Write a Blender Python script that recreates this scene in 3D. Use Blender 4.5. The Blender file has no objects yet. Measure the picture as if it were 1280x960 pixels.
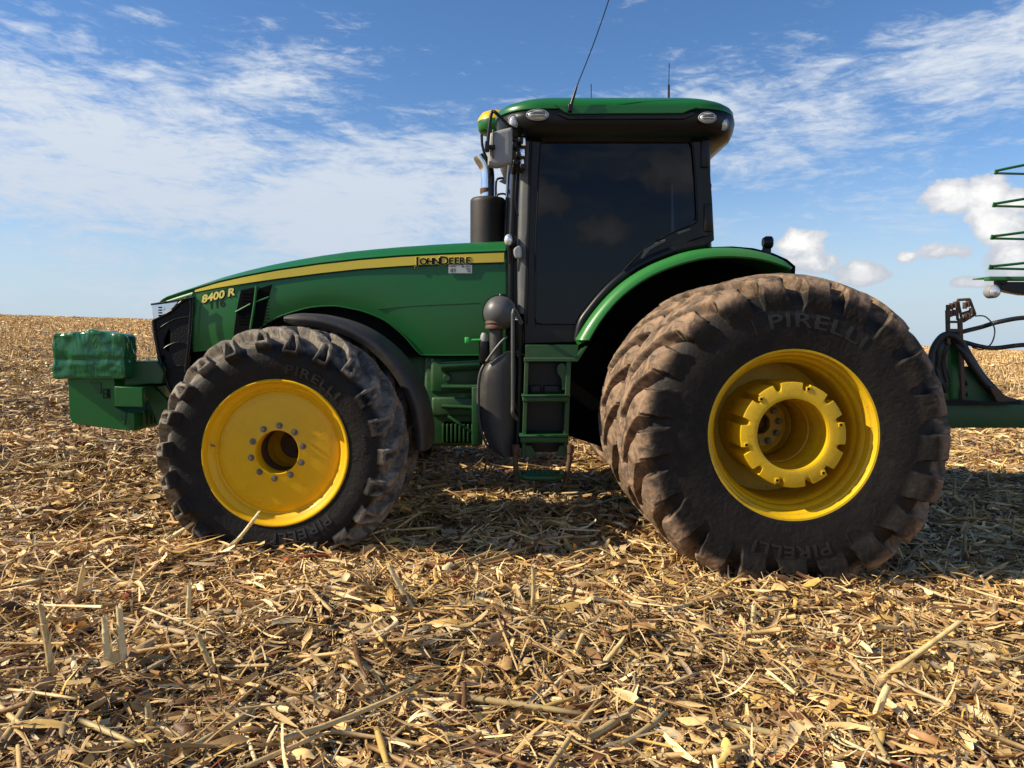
import bpy, bmesh, math, random
import numpy as np
from mathutils import Vector, Matrix
R = math.radians
random.seed(7); rng = np.random.default_rng(11)
sc = bpy.context.scene
C = sc.collection

# ------------------------------------------------------------------ camera
CAMZ = 1.44
F = 960.0
cam_d = bpy.data.cameras.new("camera"); cam = bpy.data.objects.new("camera", cam_d); C.objects.link(cam)
cam.location = (0, 0, CAMZ); cam.rotation_euler = (R(90), 0, 0)
cam_d.sensor_width = 36; cam_d.lens = 27.0
cam_d.shift_y = -55/1280
cam_d.clip_start = 0.05; cam_d.clip_end = 3000
sc.camera = cam

def P(px, py, d):
    return Vector(((px-640)/F*d, d, CAMZ-(py-425)/F*d))

# ------------------------------------------------------------------ light
SUN_EL, SUN_AZ = 36.0, -98.0      # azimuth clockwise from +Y (negative: from the left)
sc.view_settings.view_transform = 'Standard'; sc.view_settings.look = 'None'
sc.view_settings.gamma = 1; sc.view_settings.use_curve_mapping = False
sc.view_settings.exposure = 0.48
sd = Vector((math.sin(R(SUN_AZ))*math.cos(R(SUN_EL)), math.cos(R(SUN_AZ))*math.cos(R(SUN_EL)), math.sin(R(SUN_EL))))
sl = bpy.data.lights.new("sun", 'SUN'); sl.energy = 5.0; sl.angle = R(0.53); sl.color = (1.0, .885, .67)
so = bpy.data.objects.new("sun", sl); C.objects.link(so); so.location = sd*50
so.rotation_euler = sd.to_track_quat('Z', 'Y').to_euler()

world = bpy.data.worlds.new("World"); sc.world = world; world.use_nodes = True
WN = world.node_tree
class NT:
    """small helper for writing node maths"""
    def __init__(s, t): s.t = t
    def n(s, ty, **k):
        x = s.t.nodes.new(ty)
        for a, b in k.items(): setattr(x, a, b)
        return x
    def link(s, a, b): s.t.links.new(a, b)
    def put(s, sock, v):
        if hasattr(v, 'is_output') or isinstance(v, bpy.types.NodeSocket): s.t.links.new(v, sock)
        else: sock.default_value = v
    def m(s, op, a, b=None, c=None, clamp=False):
        x = s.n('ShaderNodeMath', operation=op); x.use_clamp = clamp
        s.put(x.inputs[0], a)
        if b is not None: s.put(x.inputs[1], b)
        if c is not None: s.put(x.inputs[2], c)
        return x.outputs[0]
    def sstep(s, v, lo, hi):
        x = s.n('ShaderNodeMapRange', interpolation_type='SMOOTHSTEP')
        s.put(x.inputs[0], v); x.inputs[1].default_value = lo; x.inputs[2].default_value = hi
        return x.outputs[0]
    def mix(s, f, a, b, blend='MIX'):
        x = s.n('ShaderNodeMix', data_type='RGBA', blend_type=blend)
        s.put(x.inputs[0], f)
        for k, v in ((6, a), (7, b)):
            if isinstance(v, (tuple, list)): x.inputs[k].default_value = (*v[:3], 1)
            else: s.t.links.new(v, x.inputs[k])
        return x.outputs[2]
    def noise(s, vec, scale, detail=5, rough=.55, dist=0.0, out='Fac'):
        x = s.n('ShaderNodeTexNoise')
        if vec is not None: s.link(vec, x.inputs['Vector'])
        x.inputs['Scale'].default_value = scale; x.inputs['Detail'].default_value = detail
        x.inputs['Roughness'].default_value = rough; x.inputs['Distortion'].default_value = dist
        return x.outputs[out]
    def comb(s, a, b, c):
        x = s.n('ShaderNodeCombineXYZ'); s.put(x.inputs[0], a); s.put(x.inputs[1], b); s.put(x.inputs[2], c)
        return x.outputs[0]

def build_sky():
    w = NT(WN)
    bg = next(n for n in WN.nodes if n.type == 'BACKGROUND')
    sky = w.n('ShaderNodeTexSky', sky_type='NISHITA'); sky.sun_disc = False
    sky.sun_elevation = R(SUN_EL); sky.sun_rotation = R(SUN_AZ); sky.altitude = 600
    sky.air_density = 1.0; sky.dust_density = 0.35; sky.ozone_density = 2.2
    tc = w.n('ShaderNodeTexCoord'); sp = w.n('ShaderNodeSeparateXYZ'); w.link(tc.outputs['Generated'], sp.inputs[0])
    x, y, z = sp.outputs
    az = w.m('MULTIPLY', w.m('ARCTAN2', x, y), 57.2958)       # degrees, 0 = +Y
    el = w.m('MULTIPLY', w.m('ARCSINE', z), 57.2958)
    def blob(a0, e0, ra, re):
        da = w.m('DIVIDE', w.m('SUBTRACT', az, a0), ra); de = w.m('DIVIDE', w.m('SUBTRACT', el, e0), re)
        r2 = w.m('ADD', w.m('MULTIPLY', da, da), w.m('MULTIPLY', de, de))
        return w.m('POWER', 2.71828, w.m('MULTIPLY', r2, -1.0))
    # --- cirrus veil
    shear = w.m('ADD', az, w.m('MULTIPLY', el, 0.9))
    vec = w.comb(w.m('MULTIPLY', shear, .055), w.m('MULTIPLY', el, .15), 3.1)
    nb = w.noise(vec, 1.0, 3, .5, .6)
    nf = w.noise(vec, 3.3, 10, .66, .9)
    vec2 = w.comb(w.m('MULTIPLY', w.m('SUBTRACT', az, w.m('MULTIPLY', el, 1.6)), .09), w.m('MULTIPLY', el, .42), 8.7)
    ns = w.noise(vec2, 1.6, 9, .62, 1.2)
    m = blob(-28, 12.0, 14, 6.0)
    for b, g in ((blob(-12, 9.5, 13, 6.0), .95), (blob(-17, 17.5, 6.5, 3.2), .75), (blob(-33, 15, 7, 4), .7), (blob(-3, 11, 8, 5), .85),
                 (blob(20, 14, 12, 6), .55), (blob(8, 25.5, 16, 1.6), .62), (blob(32, 17, 8, 4), .7), (blob(24, 9, 12, 3), .38),
                 (blob(-20, 3.0, 22, 1.9), .55), (blob(-28, 24.6, 2.2, .55), .42), (blob(-12.5, 22, 2.0, .9), .3),
                 (blob(150, 22, 60, 14), .7), (blob(-120, 18, 40, 14), .6)):
        m = w.m('MAXIMUM', m, w.m('MULTIPLY', b, g))
    tot = w.m('ADD', w.m('MULTIPLY', m, .86), w.m('ADD', w.m('MULTIPLY', w.m('SUBTRACT', nf, .5), 1.15), w.m('MULTIPLY', w.m('SUBTRACT', ns, .5), .75)))
    tot = w.m('ADD', tot, w.m('MULTIPLY', w.m('SUBTRACT', nb, .5), .5))
    vr = w.comb(w.m('MULTIPLY', w.m('ADD', az, w.m('MULTIPLY', el, .5)), .16), w.m('MULTIPLY', el, .50), 5.2)
    tot = w.m('ADD', tot, w.m('MULTIPLY', w.m('SUBTRACT', w.noise(vr, 3.4, 9, .66, 1.0), .5), .70))
    cir = w.m('MULTIPLY', w.sstep(tot, .14, .80), .95)
    az2 = w.m('FLOORED_MODULO', az, 360.0)
    # --- cumulus at the right
    v3 = w.comb(w.m('MULTIPLY', az, .21), w.m('MULTIPLY', el, .26), 1.7)
    nc = w.noise(v3, 2.6, 9, .60, .25)
    cm = None
    for a0, e0, ra, re, g in ((29.8, 9.2, 1.8, 1.2, 1), (31.6, 9.0, 1.5, 1.5, 1), (32.3, 7.2, 1.4, 1.5, 1), (33.3, 8.6, 1.2, .9, .9), (33, 5.0, 1.5, 1.6, .95), (29.6, 5.6, 1.9, .7, .78),
                              (20.6, 6.6, 1.7, 1.15, 1), (21.2, 5.4, 2.0, .8, .9), (24.6, 4.5, 1.5, .9, 1), (23.5, 4.4, 1.0, .9, .8), (27.2, 5.5, .7, .35, .8), (31.2, 3.7, 1.7, .45, .75)):
        b = w.m('MULTIPLY', blob(a0, e0, ra*1.25, re*1.25), g)
        cm = b if cm is None else w.m('MAXIMUM', cm, b)
    fw, az = az, az2
    for a0, e0, ra, re, g in ((178, 10.5, 2.2, 1.6, .95), (173, 8.0, 2.6, 1.2, .85), (184, 13.5, 2.5, 1.2, .8), (168, 12, 3, 1.5, .9), (190, 9, 3, 1.6, .9), (150, 9, 6, 2.5, .95), (215, 10, 7, 3, .95)):
        cm = w.m('MAXIMUM', cm, w.m('MULTIPLY', blob(a0, e0, ra*1.25, re*1.25), g))
    az = fw
    ct = w.m('ADD', cm, w.m('MULTIPLY', w.m('SUBTRACT', nc, .5), 1.35))
    cum = w.sstep(ct, .44, .60)
    thick = w.sstep(ct, .50, 1.05)
    # base colours of the clouds in the sky's own (physical) units
    lit = w.mix(thick, (6.4, 6.7, 7.3), (10.5, 10.4, 10.2))
    lowpart = w.sstep(w.m('ADD', el, w.m('MULTIPLY', w.m('SUBTRACT', nc, .5), 4)), 6.6, 4.6)
    cumcol = w.mix(w.m('MULTIPLY', lowpart, .45), lit, (4.6, 5.1, 6.0))
    circol = w.mix(w.sstep(el, 4, 22), (6.2, 7.0, 8.1), (7.6, 8.2, 9.0))
    sat = w.n('ShaderNodeHueSaturation'); sat.inputs['Saturation'].default_value = 1.22; sat.inputs['Value'].default_value = 1.42
    w.link(sky.outputs[0], sat.inputs['Color'])
    low = w.m('MULTIPLY', w.sstep(el, 13.0, -1.0), .93)
    skyc = w.mix(low, w.mix(1.0, sat.outputs[0], (1.06, .99, 1.04), 'MULTIPLY'), (4.8, 6.2, 7.5))
    col = w.mix(cir, skyc, circol)
    col = w.mix(cum, col, cumcol)
    w.link(col, bg.inputs[0]); bg.inputs[1].default_value = 0.071
build_sky()

# ------------------------------------------------------------------ materials
def mat(name, base=(.5, .5, .5), rough=.5, metal=0.0, spec=.5, coat=0.0):
    m = bpy.data.materials.new(name); m.use_nodes = True
    b = m.node_tree.nodes['Principled BSDF']
    b.inputs['Base Color'].default_value = (*base, 1); b.inputs['Roughness'].default_value = rough
    b.inputs['Metallic'].default_value = metal; b.inputs['Specular IOR Level'].default_value = spec
    b.inputs['Coat Weight'].default_value = coat; b.inputs['Coat Roughness'].default_value = .12
    return m
def worn(name, base, dirt, amount=.35, scale=3.0, rough=.35, rough2=.8, metal=0, coat=0, bump=.0, bscale=40, lo=.42, hi=.75, spec=.5, specks=None):
    """paint or plastic with dust and wear in blotches plus fine specks"""
    m = mat(name, base, rough, metal, spec, coat); t = NT(m.node_tree); b = m.node_tree.nodes['Principled BSDF']
    tc = t.n('ShaderNodeTexCoord').outputs['Object']
    n1 = t.noise(tc, scale, 6, .65); n2 = t.noise(tc, scale*9, 4, .6)
    f = t.m('ADD', t.m('MULTIPLY', n1, .7), t.m('MULTIPLY', n2, .3))
    f = t.m('MULTIPLY', t.sstep(f, lo, hi), amount)
    cc = t.mix(f, base, dirt)
    if specks: cc = t.mix(t.m('MULTIPLY', t.sstep(t.m('ADD', t.noise(tc, 55, 3, .6), t.m('MULTIPLY', n1, .35)), .86, .92), .7), cc, specks)
    t.link(cc, b.inputs['Base Color'])
    r = t.n('ShaderNodeMapRange'); t.link(f, r.inputs[0]); r.inputs[3].default_value = rough; r.inputs[4].default_value = rough2
    t.link(r.outputs[0], b.inputs['Roughness'])
    if bump:
        bn = t.n('ShaderNodeBump'); bn.inputs['Strength'].default_value = bump; bn.inputs['Distance'].default_value = .01
        t.link(t.noise(tc, bscale, 5, .6), bn.inputs['Height']); t.link(bn.outputs[0], b.inputs['Normal'])
    return m
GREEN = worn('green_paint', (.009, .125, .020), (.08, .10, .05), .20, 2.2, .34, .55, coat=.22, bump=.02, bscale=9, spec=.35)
GREENF = worn('sunlit_green_paint', (.028, .19, .035), (.14, .17, .08), .3, 3.0, .38, .6, coat=.15, spec=.4)  # rear fender green: sunlit brightness put into the base, pale dust blotches over it
GREEND = worn('shaded_dusty_green_paint', (.008, .072, .016), (.10, .08, .045), .5, 4.0, .45, .8, bump=.1)  # green with shade put into its base for steps and underbody, plus brown dust
YEL = worn('yellow_paint', (.76, .43, .003), (.50, .22, .01), .30, 5.0, .42, .6, coat=.05, bump=.03, bscale=20, spec=.35, specks=(.10, .04, .015))
YELD = worn('rim_yellow_paint', (.70, .43, .004), (.34, .20, .03), .55, 6.0, .45, .75, bump=.06, bscale=30, specks=(.10, .045, .02))
STRIPE = mat('yellow_stripe', (.72, .55, .05), .35)
DECAL = mat('decal_yellow', (.80, .68, .16), .4)
BLK = worn('black_plastic', (.007, .007, .0075), (.05, .042, .034), .25, 3.0, .34, .7, spec=.3)
BLKG = mat('black_gloss', (.005, .005, .005), .4, spec=.2)
BLKM = mat('dark_cavity', (.005, .005, .005), .8, spec=.05)
BLKC = mat('clean_black', (.004, .004, .0042), .35, spec=.3)
GREY = worn('grey_plastic', (.075, .075, .078), (.20, .17, .13), .5, 4.0, .42, .8, bump=.05)
GREYL = worn('mirror_grey_plastic', (.26, .26, .26), (.30, .27, .22), .4, 8.0, .5, .8)
PILLAR = worn('pillar_grey', (.10, .10, .10), (.22, .18, .13), .5, 5.0, .45, .8)
TANK = worn('tank_plastic', (.036, .034, .033), (.13, .105, .08), .5, 5.0, .45, .85, bump=.1, bscale=18)
FEND = worn('fender_rubbery_plastic', (.030, .027, .026), (.11, .08, .055), .55, 5.0, .5, .9, bump=.08)
CHROME = mat('chrome', (.8, .8, .82), .12, 1.0)
STEEL = worn('bolt_steel', (.22, .20, .17), (.12, .07, .04), .8, 30, .4, .8, metal=.6)
RUST = worn('rusty_steel', (.09, .045, .022), (.16, .09, .05), .7, 8, .7, .9)
MUFF = worn('muffler_black', (.008, .007, .006), (.07, .04, .025), .6, 5, .55, .8)
LENS = mat('lamp_lens', (.62, .62, .60), .12, .35)
HLENS = mat('headlight_lens', (.72, .74, .78), .10, .85)
LENSW = mat('lamp_reflector', (.85, .85, .83), .2, .6)
WHITE = mat('sticker_white', (.48, .50, .47), .5)
INK = mat('sticker_ink', (.02, .02, .02), .5)
INK2 = mat('painted_number', (.006, .028, .012), .7, spec=.2)
HOSE = worn('rubber_hose', (.014, .013, .012), (.09, .07, .05), .5, 9, .5, .8, bump=.2, bscale=60)
COP = worn('tarp_green', (.008, .120, .036), (.03, .13, .06), .3, 4, .26, .42, coat=.25)
def _cop():
    t = NT(COP.node_tree); b = COP.node_tree.nodes['Principled BSDF']; tc = t.n('ShaderNodeTexCoord').outputs['Object']
    mp = t.n('ShaderNodeMapping'); mp.inputs['Scale'].default_value = (1.6, 1.0, .55); mp.inputs['Rotation'].default_value = (0, R(12), 0); t.link(tc, mp.inputs[0])
    n = t.m('ABSOLUTE', t.m('SUBTRACT', t.noise(mp.outputs[0], 4.5, 2, .5, 1.0), .5)); n2 = t.noise(tc, 5, 3, .5, .6)
    bn = t.n('ShaderNodeBump'); bn.inputs['Strength'].default_value = .32; bn.inputs['Distance'].default_value = .06
    t.link(t.m('ADD', n, t.m('MULTIPLY', n2, .4)), bn.inputs['Height']); t.link(bn.outputs[0], b.inputs['Normal']); t.link(bn.outputs[0], b.inputs['Coat Normal'])
_cop()

GRL = mat('grille_mesh', (.006, .006, .0065), .5, spec=.22)
def _grl():
    t = NT(GRL.node_tree); b = GRL.node_tree.nodes['Principled BSDF']; tc = t.n('ShaderNodeTexCoord').outputs['Object']
    vo = t.n('ShaderNodeTexVoronoi', feature='DISTANCE_TO_EDGE'); vo.inputs['Scale'].default_value = 45; t.link(tc, vo.inputs['Vector'])
    bn = t.n('ShaderNodeBump'); bn.inputs['Strength'].default_value = .25; bn.inputs['Distance'].default_value = .006; bn.invert = True
    t.link(t.sstep(vo.outputs['Distance'], .05, .2), bn.inputs['Height']); t.link(bn.outputs[0], b.inputs['Normal'])
_grl()
def glass_mat():
    m = bpy.data.materials.new('tinted_glass'); m.use_nodes = True; t = NT(m.node_tree)
    m.node_tree.nodes.remove(m.node_tree.nodes['Principled BSDF'])
    out = next(n for n in m.node_tree.nodes if n.type == 'OUTPUT_MATERIAL')
    tr = t.n('ShaderNodeBsdfTransparent'); tr.inputs[0].default_value = (.15, .155, .165, 1)
    gl = t.n('ShaderNodeBsdfGlossy'); gl.inputs['Roughness'].default_value = .03; gl.inputs[0].default_value = (.55, .56, .60, 1)
    fr = t.n('ShaderNodeFresnel'); fr.inputs[0].default_value = 1.5
    tc = t.n('ShaderNodeTexCoord').outputs['Object']
    bn = t.n('ShaderNodeBump'); bn.inputs['Strength'].default_value = .02; bn.inputs['Distance'].default_value = .05
    t.link(t.noise(tc, 2.0, 2, .5), bn.inputs['Height']); t.link(bn.outputs[0], gl.inputs['Normal'])
    mx = t.n('ShaderNodeMixShader'); t.link(fr.outputs[0], mx.inputs[0]); t.link(tr.outputs[0], mx.inputs[1]); t.link(gl.outputs[0], mx.inputs[2])
    t.link(mx.outputs[0], out.inputs[0])
    return m
GLASS = glass_mat()

def rubber_mat(name, r_in, r_out, mud, mud_amt, dusty=.25):
    """black rubber, with dried mud on the tread (by the tyre's own radius)"""
    m = mat(name, (.02, .018, .016), .75, spec=.18); t = NT(m.node_tree); b = m.node_tree.nodes['Principled BSDF']
    tc = t.n('ShaderNodeTexCoord').outputs['Object']; sp = t.n('ShaderNodeSeparateXYZ'); t.link(tc, sp.inputs[0])
    rr = t.m('SQRT', t.m('ADD', t.m('POWER', sp.outputs[0], 2.0), t.m('POWER', sp.outputs[2], 2.0)))
    n1 = t.noise(tc, 4.0, 8, .7, .4); n2 = t.noise(tc, 30, 5, .7); n3 = t.noise(tc, 11, 6, .65, .8)
    tread = t.sstep(t.m('ADD', rr, t.m('MULTIPLY', t.m('SUBTRACT', n1, .5), .16)), r_in, r_out)
    f = t.m('MULTIPLY', tread, t.m('ADD', .30, t.m('MULTIPLY', t.sstep(n3, .36, .58), .70)))
    f = t.m('MULTIPLY', f, mud_amt)
    side = t.m('MULTIPLY', t.sstep(t.m('ADD', t.m('MULTIPLY', n1, .6), t.m('MULTIPLY', n3, .4)), .42, .66), dusty)
    f = t.m('MAXIMUM', f, side)
    mudc = t.mix(t.sstep(n1, .38, .62), mud[0], mud[1])
    mudc = t.mix(t.m('MULTIPLY', t.sstep(n2, .45, .7), .5), mudc, mud[2])
    t.link(t.mix(f, (.013, .0115, .0105), mudc), b.inputs['Base Color'])
    r = t.n('ShaderNodeMapRange'); t.link(f, r.inputs[0]); r.inputs[3].default_value = .60; r.inputs[4].default_value = .95
    t.link(r.outputs[0], b.inputs['Roughness'])
    bn = t.n('ShaderNodeBump'); bn.inputs['Strength'].default_value = .55; bn.inputs['Distance'].default_value = .012
    t.link(t.m('ADD', t.m('MULTIPLY', n2, .6), n3), bn.inputs['Height']); t.link(bn.outputs[0], b.inputs['Normal'])
    return m
RUB_R = rubber_mat('rear_tyre_rubber', .835, .92, ((.33, .225, .15), (.17, .128, .096), (.52, .26, .11)), .95, .06)
RUB_F = rubber_mat('front_tyre_rubber', .655, .700, ((.29, .245, .195), (.155, .132, .108), (.38, .32, .25)), .88, .04)

# ------------------------------------------------------------------ mesh helpers
def smooth_pts(pts, n=6, closed=True):
    out = []; N = len(pts)
    rngi = range(N) if closed else range(N-1)
    for i in rngi:
        g = (lambda k: np.array(pts[k % N], float)) if closed else (lambda k: np.array(pts[min(max(k, 0), N-1)], float))
        p0, p1, p2, p3 = g(i-1), g(i), g(i+1), g(i+2)
        for j in range(n):
            t = j/n
            out.append(tuple(.5*((2*p1)+(-p0+p2)*t+(2*p0-5*p1+4*p2-p3)*t*t+(-p0+3*p1-3*p2+p3)*t**3)))
    if not closed: out.append(tuple(pts[-1]))
    return out

class MB:
    def __init__(s): s.bm = bmesh.new()
    def box(s, x0, x1, y0, y1, z0, z1, bev=0.0, seg=2, rot=None):
        b = bmesh.new(); bmesh.ops.create_cube(b, size=1)
        c = Vector(((x0+x1)/2, (y0+y1)/2, (z0+z1)/2)); d = Vector((abs(x1-x0), abs(y1-y0), abs(z1-z0)))
        for v in b.verts: v.co = Vector((v.co.x*d.x, v.co.y*d.y, v.co.z*d.z))
        if bev: bmesh.ops.bevel(b, geom=list(b.edges), offset=min(bev, .45*min(d)), segments=seg, profile=.5, affect='EDGES')
        if rot is not None:
            for v in b.verts: v.co = rot @ v.co
        for v in b.verts: v.co += c
        s.add(b); return s
    def add(s, b):
        me = bpy.data.meshes.new('tmp'); b.to_mesh(me); b.free(); s.bm.from_mesh(me); bpy.data.meshes.remove(me)
    def addmesh(s, me, M=None):
        if M is not None: me.transform(M)
        s.bm.from_mesh(me); bpy.data.meshes.remove(me); return s
    def grid(s, rows, closed_u=False, closed_v=False):
        """rows: list of lists of points"""
        V = [[s.bm.verts.new(p) for p in r] for r in rows]
        nu, nv = len(V), len(V[0])
        for i in range(nu if closed_u else nu-1):
            for j in range(nv if closed_v else nv-1):
                q = (V[i][j], V[(i+1) % nu][j], V[(i+1) % nu][(j+1) % nv], V[i][(j+1) % nv])
                try: s.bm.faces.new(q)
                except ValueError: pass
        return V
    def tube(s, pts, r, n=10, cap=True, smooth=0, taper=None):
        if smooth: pts = smooth_pts(pts, smooth, False)
        pts = [Vector(p) for p in pts]; rows = []; up = None
        for i, p in enumerate(pts):
            t = (pts[min(i+1, len(pts)-1)]-pts[max(i-1, 0)]).normalized()
            if up is None:
                up = t.orthogonal().normalized()
            else:
                up = (up - t*up.dot(t)).normalized()
            w = t.cross(up)
            rr = r if taper is None else r + (taper-r)*i/(len(pts)-1)
            rows.append([p+(up*math.cos(a)+w*math.sin(a))*rr for a in [2*math.pi*k/n for k in range(n)]])
        V = s.grid(rows, closed_v=True)
        if cap:
            s.bm.faces.new(V[0]); s.bm.faces.new(list(reversed(V[-1])))
        return s
    def lathe(s, prof, n=64, c=(0, 0, 0), axis='Y', close=False):
        """prof: (radius, along) pairs"""
        rows = []
        for k in range(n):
            a = 2*math.pi*k/n; ca, sa = math.cos(a), math.sin(a); row = []
            for r, h in prof:
                p = (r*ca, h, r*sa) if axis == 'Y' else ((r*ca, r*sa, h) if axis == 'Z' else (h, r*ca, r*sa))
                row.append((p[0]+c[0], p[1]+c[1], p[2]+c[2]))
            rows.append(row)
        s.grid(rows, closed_u=True, closed_v=close); return s
    def rounded(s, x0, x1, y0, y1, layers, r=.15, n=8):
        """stack of rounded rectangles: layers of (z, inset)"""
        rows = []
        for z, ins in layers:
            row = []; rr = max(r-ins*.5, .01)
            for cx, cy, a0 in ((x1-ins-rr, y1-ins-rr, 0), (x0+ins+rr, y1-ins-rr, 90), (x0+ins+rr, y0+ins+rr, 180), (x1-ins-rr, y0+ins+rr, 270)):
                for k in range(n+1):
                    a = R(a0+90*k/n); row.append((cx+rr*math.cos(a), cy+rr*math.sin(a), z))
            rows.append(row)
        V = s.grid(rows, closed_v=True); s.bm.faces.new(list(reversed(V[0]))); s.bm.faces.new(V[-1]); return s
    def plate(s, outer, holes=(), y=0.0, th=.02, bev=.004, seg=2):
        """flat shape given in X,Z with thickness along Y (front face at y)"""
        cu = bpy.data.curves.new('tmp', 'CURVE'); cu.dimensions = '2D'; cu.fill_mode = 'BOTH'
        cu.extrude = max(th/2-bev, .0005); cu.bevel_depth = bev; cu.bevel_resolution = seg; cu.offset = -bev
        for poly in (outer, *holes):
            sp = cu.splines.new('POLY'); sp.points.add(len(poly)-1); sp.use_cyclic_u = True
            for q, p in zip(sp.points, poly): q.co = (p[0], p[1], 0, 1)
        o = bpy.data.objects.new('tmp', cu); C.objects.link(o)
        me = bpy.data.meshes.new_from_object(o.evaluated_get(bpy.context.evaluated_depsgraph_get()))
        bpy.data.objects.remove(o); bpy.data.curves.remove(cu)
        M = Matrix(((1, 0, 0, 0), (0, 0, -1, y+th/2), (0, 1, 0, 0), (0, 0, 0, 1)))
        return s.addmesh(me, M)
    def sphere(s, c, rx, ry=None, rz=None, seg=24):
        b = bmesh.new(); bmesh.ops.create_uvsphere(b, u_segments=seg, v_segments=seg//2, radius=1)
        ry = ry or rx; rz = rz or rx
        for v in b.verts: v.co = Vector((v.co.x*rx+c[0], v.co.y*ry+c[1], v.co.z*rz+c[2]))
        s.add(b); return s
    def build(s, name, m, parent=None, smooth=50, loc=None):
        bmesh.ops.recalc_face_normals(s.bm, faces=list(s.bm.faces))
        me = bpy.data.meshes.new(name); s.bm.to_mesh(me); s.bm.free()
        me.materials.append(m)
        if smooth:
            me.shade_smooth()
            try: me.set_sharp_from_angle(angle=R(smooth))
            except Exception: pass
        o = bpy.data.objects.new(name, me); C.objects.link(o)
        if loc is not None: o.location = loc
        if parent: attach(o, parent)
        return o

def wpos(o):
    p = Vector(o.location)
    q = o.parent
    while q is not None:
        p += Vector(q.location); q = q.parent
    return p
def attach(o, parent):
    """child built in world coordinates, or with loc relative to its parent when loc is non-zero"""
    o.parent = parent
    if o.location.length < 1e-6:
        o.location = -wpos(parent)
def tag(o, label=None, cat=None, group=None, kind=None):
    for k, v in (('label', label), ('category', cat), ('group', group), ('kind', kind)):
        if v: o[k] = v
    return o
def empty(name, loc, label, cat, group=None):
    o = bpy.data.objects.new(name, None); C.objects.link(o); o.location = loc; o.empty_display_size = .1
    return tag(o, label, cat, group)

def text_mesh(txt, size, extrude=.003, offset=0.0, shear=0.0, spacing=1.0):
    cu = bpy.data.curves.new('tmp', 'FONT'); cu.body = txt; cu.size = size; cu.extrude = extrude; cu.align_x = 'CENTER'
    cu.offset = offset; cu.shear = shear; cu.space_character = spacing; cu.resolution_u = 3
    o = bpy.data.objects.new('tmp', cu); C.objects.link(o)
    me = bpy.data.meshes.new_from_object(o.evaluated_get(bpy.context.evaluated_depsgraph_get()))
    bpy.data.objects.remove(o); bpy.data.curves.remove(cu)
    return me

# ------------------------------------------------------------------ noise in numpy
_tab = rng.random((256, 256)).astype(np.float32)
def vnoise(x, y):
    xi = np.floor(x).astype(int); yi = np.floor(y).astype(int); fx = x-xi; fy = y-yi
    fx = fx*fx*(3-2*fx); fy = fy*fy*(3-2*fy); a = xi & 255; b = yi & 255; a1 = (xi+1) & 255; b1 = (yi+1) & 255
    return (_tab[a, b]*(1-fx)*(1-fy)+_tab[a1, b]*fx*(1-fy)+_tab[a, b1]*(1-fx)*fy+_tab[a1, b1]*fx*fy)-.5
def fbm(x, y, o=4):
    r = 0; a = 1.0
    for k in range(o):
        r = r+a*vnoise(x*(2**k)+17*k, y*(2**k)+31*k); a *= .5
    return r

def plane_z(x, y):
    d2 = x*x+y*y
    return -.035*x+.024*y-.085-.00003*d2
def GZ(x, y):
    x = np.asarray(x, float); y = np.asarray(y, float)
    d = np.sqrt(x*x+y*y)
    near = np.clip(1-(d-8)/60, 0, 1)
    return plane_z(x, y)+.075*fbm(x*1.1, y*1.3, 3)*near+.05*fbm(x*3.5, y*3.5, 2)*near+.35*vnoise(x/35+5, y/35+9)*np.clip((d-25)/60, 0, 1)

# ------------------------------------------------------------------ ground
def build_ground():
    N = 600; k = 7.2
    s = np.linspace(-1, 1, N); t = np.sinh(k*s)/np.sinh(k)*900
    X, Y = np.meshgrid(t, t+6.0, indexing='ij')
    Z = GZ(X, Y)
    V = np.stack([X, Y, Z], -1).reshape(-1, 3)
    i = np.arange(N*N).reshape(N, N)
    Fq = np.stack([i[:-1, :-1], i[1:, :-1], i[1:, 1:], i[:-1, 1:]], -1).reshape(-1, 4)
    me = np_mesh('ground', V, Fq)
    m = bpy.data.materials.new('residue_soil'); m.use_nodes = True; t_ = NT(m.node_tree); b = m.node_tree.nodes['Principled BSDF']
    b.inputs['Roughness'].default_value = .9; b.inputs['Specular IOR Level'].default_value = .2
    tc = t_.n('ShaderNodeTexCoord').outputs['Object']
    mp = t_.n('ShaderNodeMapping'); mp.inputs['Scale'].default_value = (1, 1.8, 1); t_.link(tc, mp.inputs[0])
    n1 = t_.noise(mp.outputs[0], 5, 8, .72, .5); n2 = t_.noise(tc, 22, 6, .7, 1.0); n3 = t_.noise(tc, .25, 4, .6)
    vo = t_.n('ShaderNodeTexVoronoi'); vo.inputs['Scale'].default_value = 14; t_.link(mp.outputs[0], vo.inputs['Vector'])
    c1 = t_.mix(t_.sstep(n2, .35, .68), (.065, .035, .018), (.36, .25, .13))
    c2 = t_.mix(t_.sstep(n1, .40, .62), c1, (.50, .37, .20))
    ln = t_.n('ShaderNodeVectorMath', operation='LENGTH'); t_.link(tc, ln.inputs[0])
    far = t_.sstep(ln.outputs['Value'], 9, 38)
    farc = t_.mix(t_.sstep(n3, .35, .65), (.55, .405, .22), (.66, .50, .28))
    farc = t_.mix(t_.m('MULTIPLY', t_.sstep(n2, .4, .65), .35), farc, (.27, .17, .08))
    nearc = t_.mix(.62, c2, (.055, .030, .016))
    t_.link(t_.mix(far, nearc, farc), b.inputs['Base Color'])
    bn = t_.n('ShaderNodeBump'); bn.inputs['Strength'].default_value = .9; bn.inputs['Distance'].default_value = .05
    t_.link(t_.m('ADD', n1, t_.m('MULTIPLY', n2, .7)), bn.inputs['Height']); t_.link(bn.outputs[0], b.inputs['Normal'])
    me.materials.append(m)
    o = bpy.data.objects.new('ground', me); C.objects.link(o); tag(o, 'harvested corn field of dry residue and brown soil', None, None, 'structure')

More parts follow.
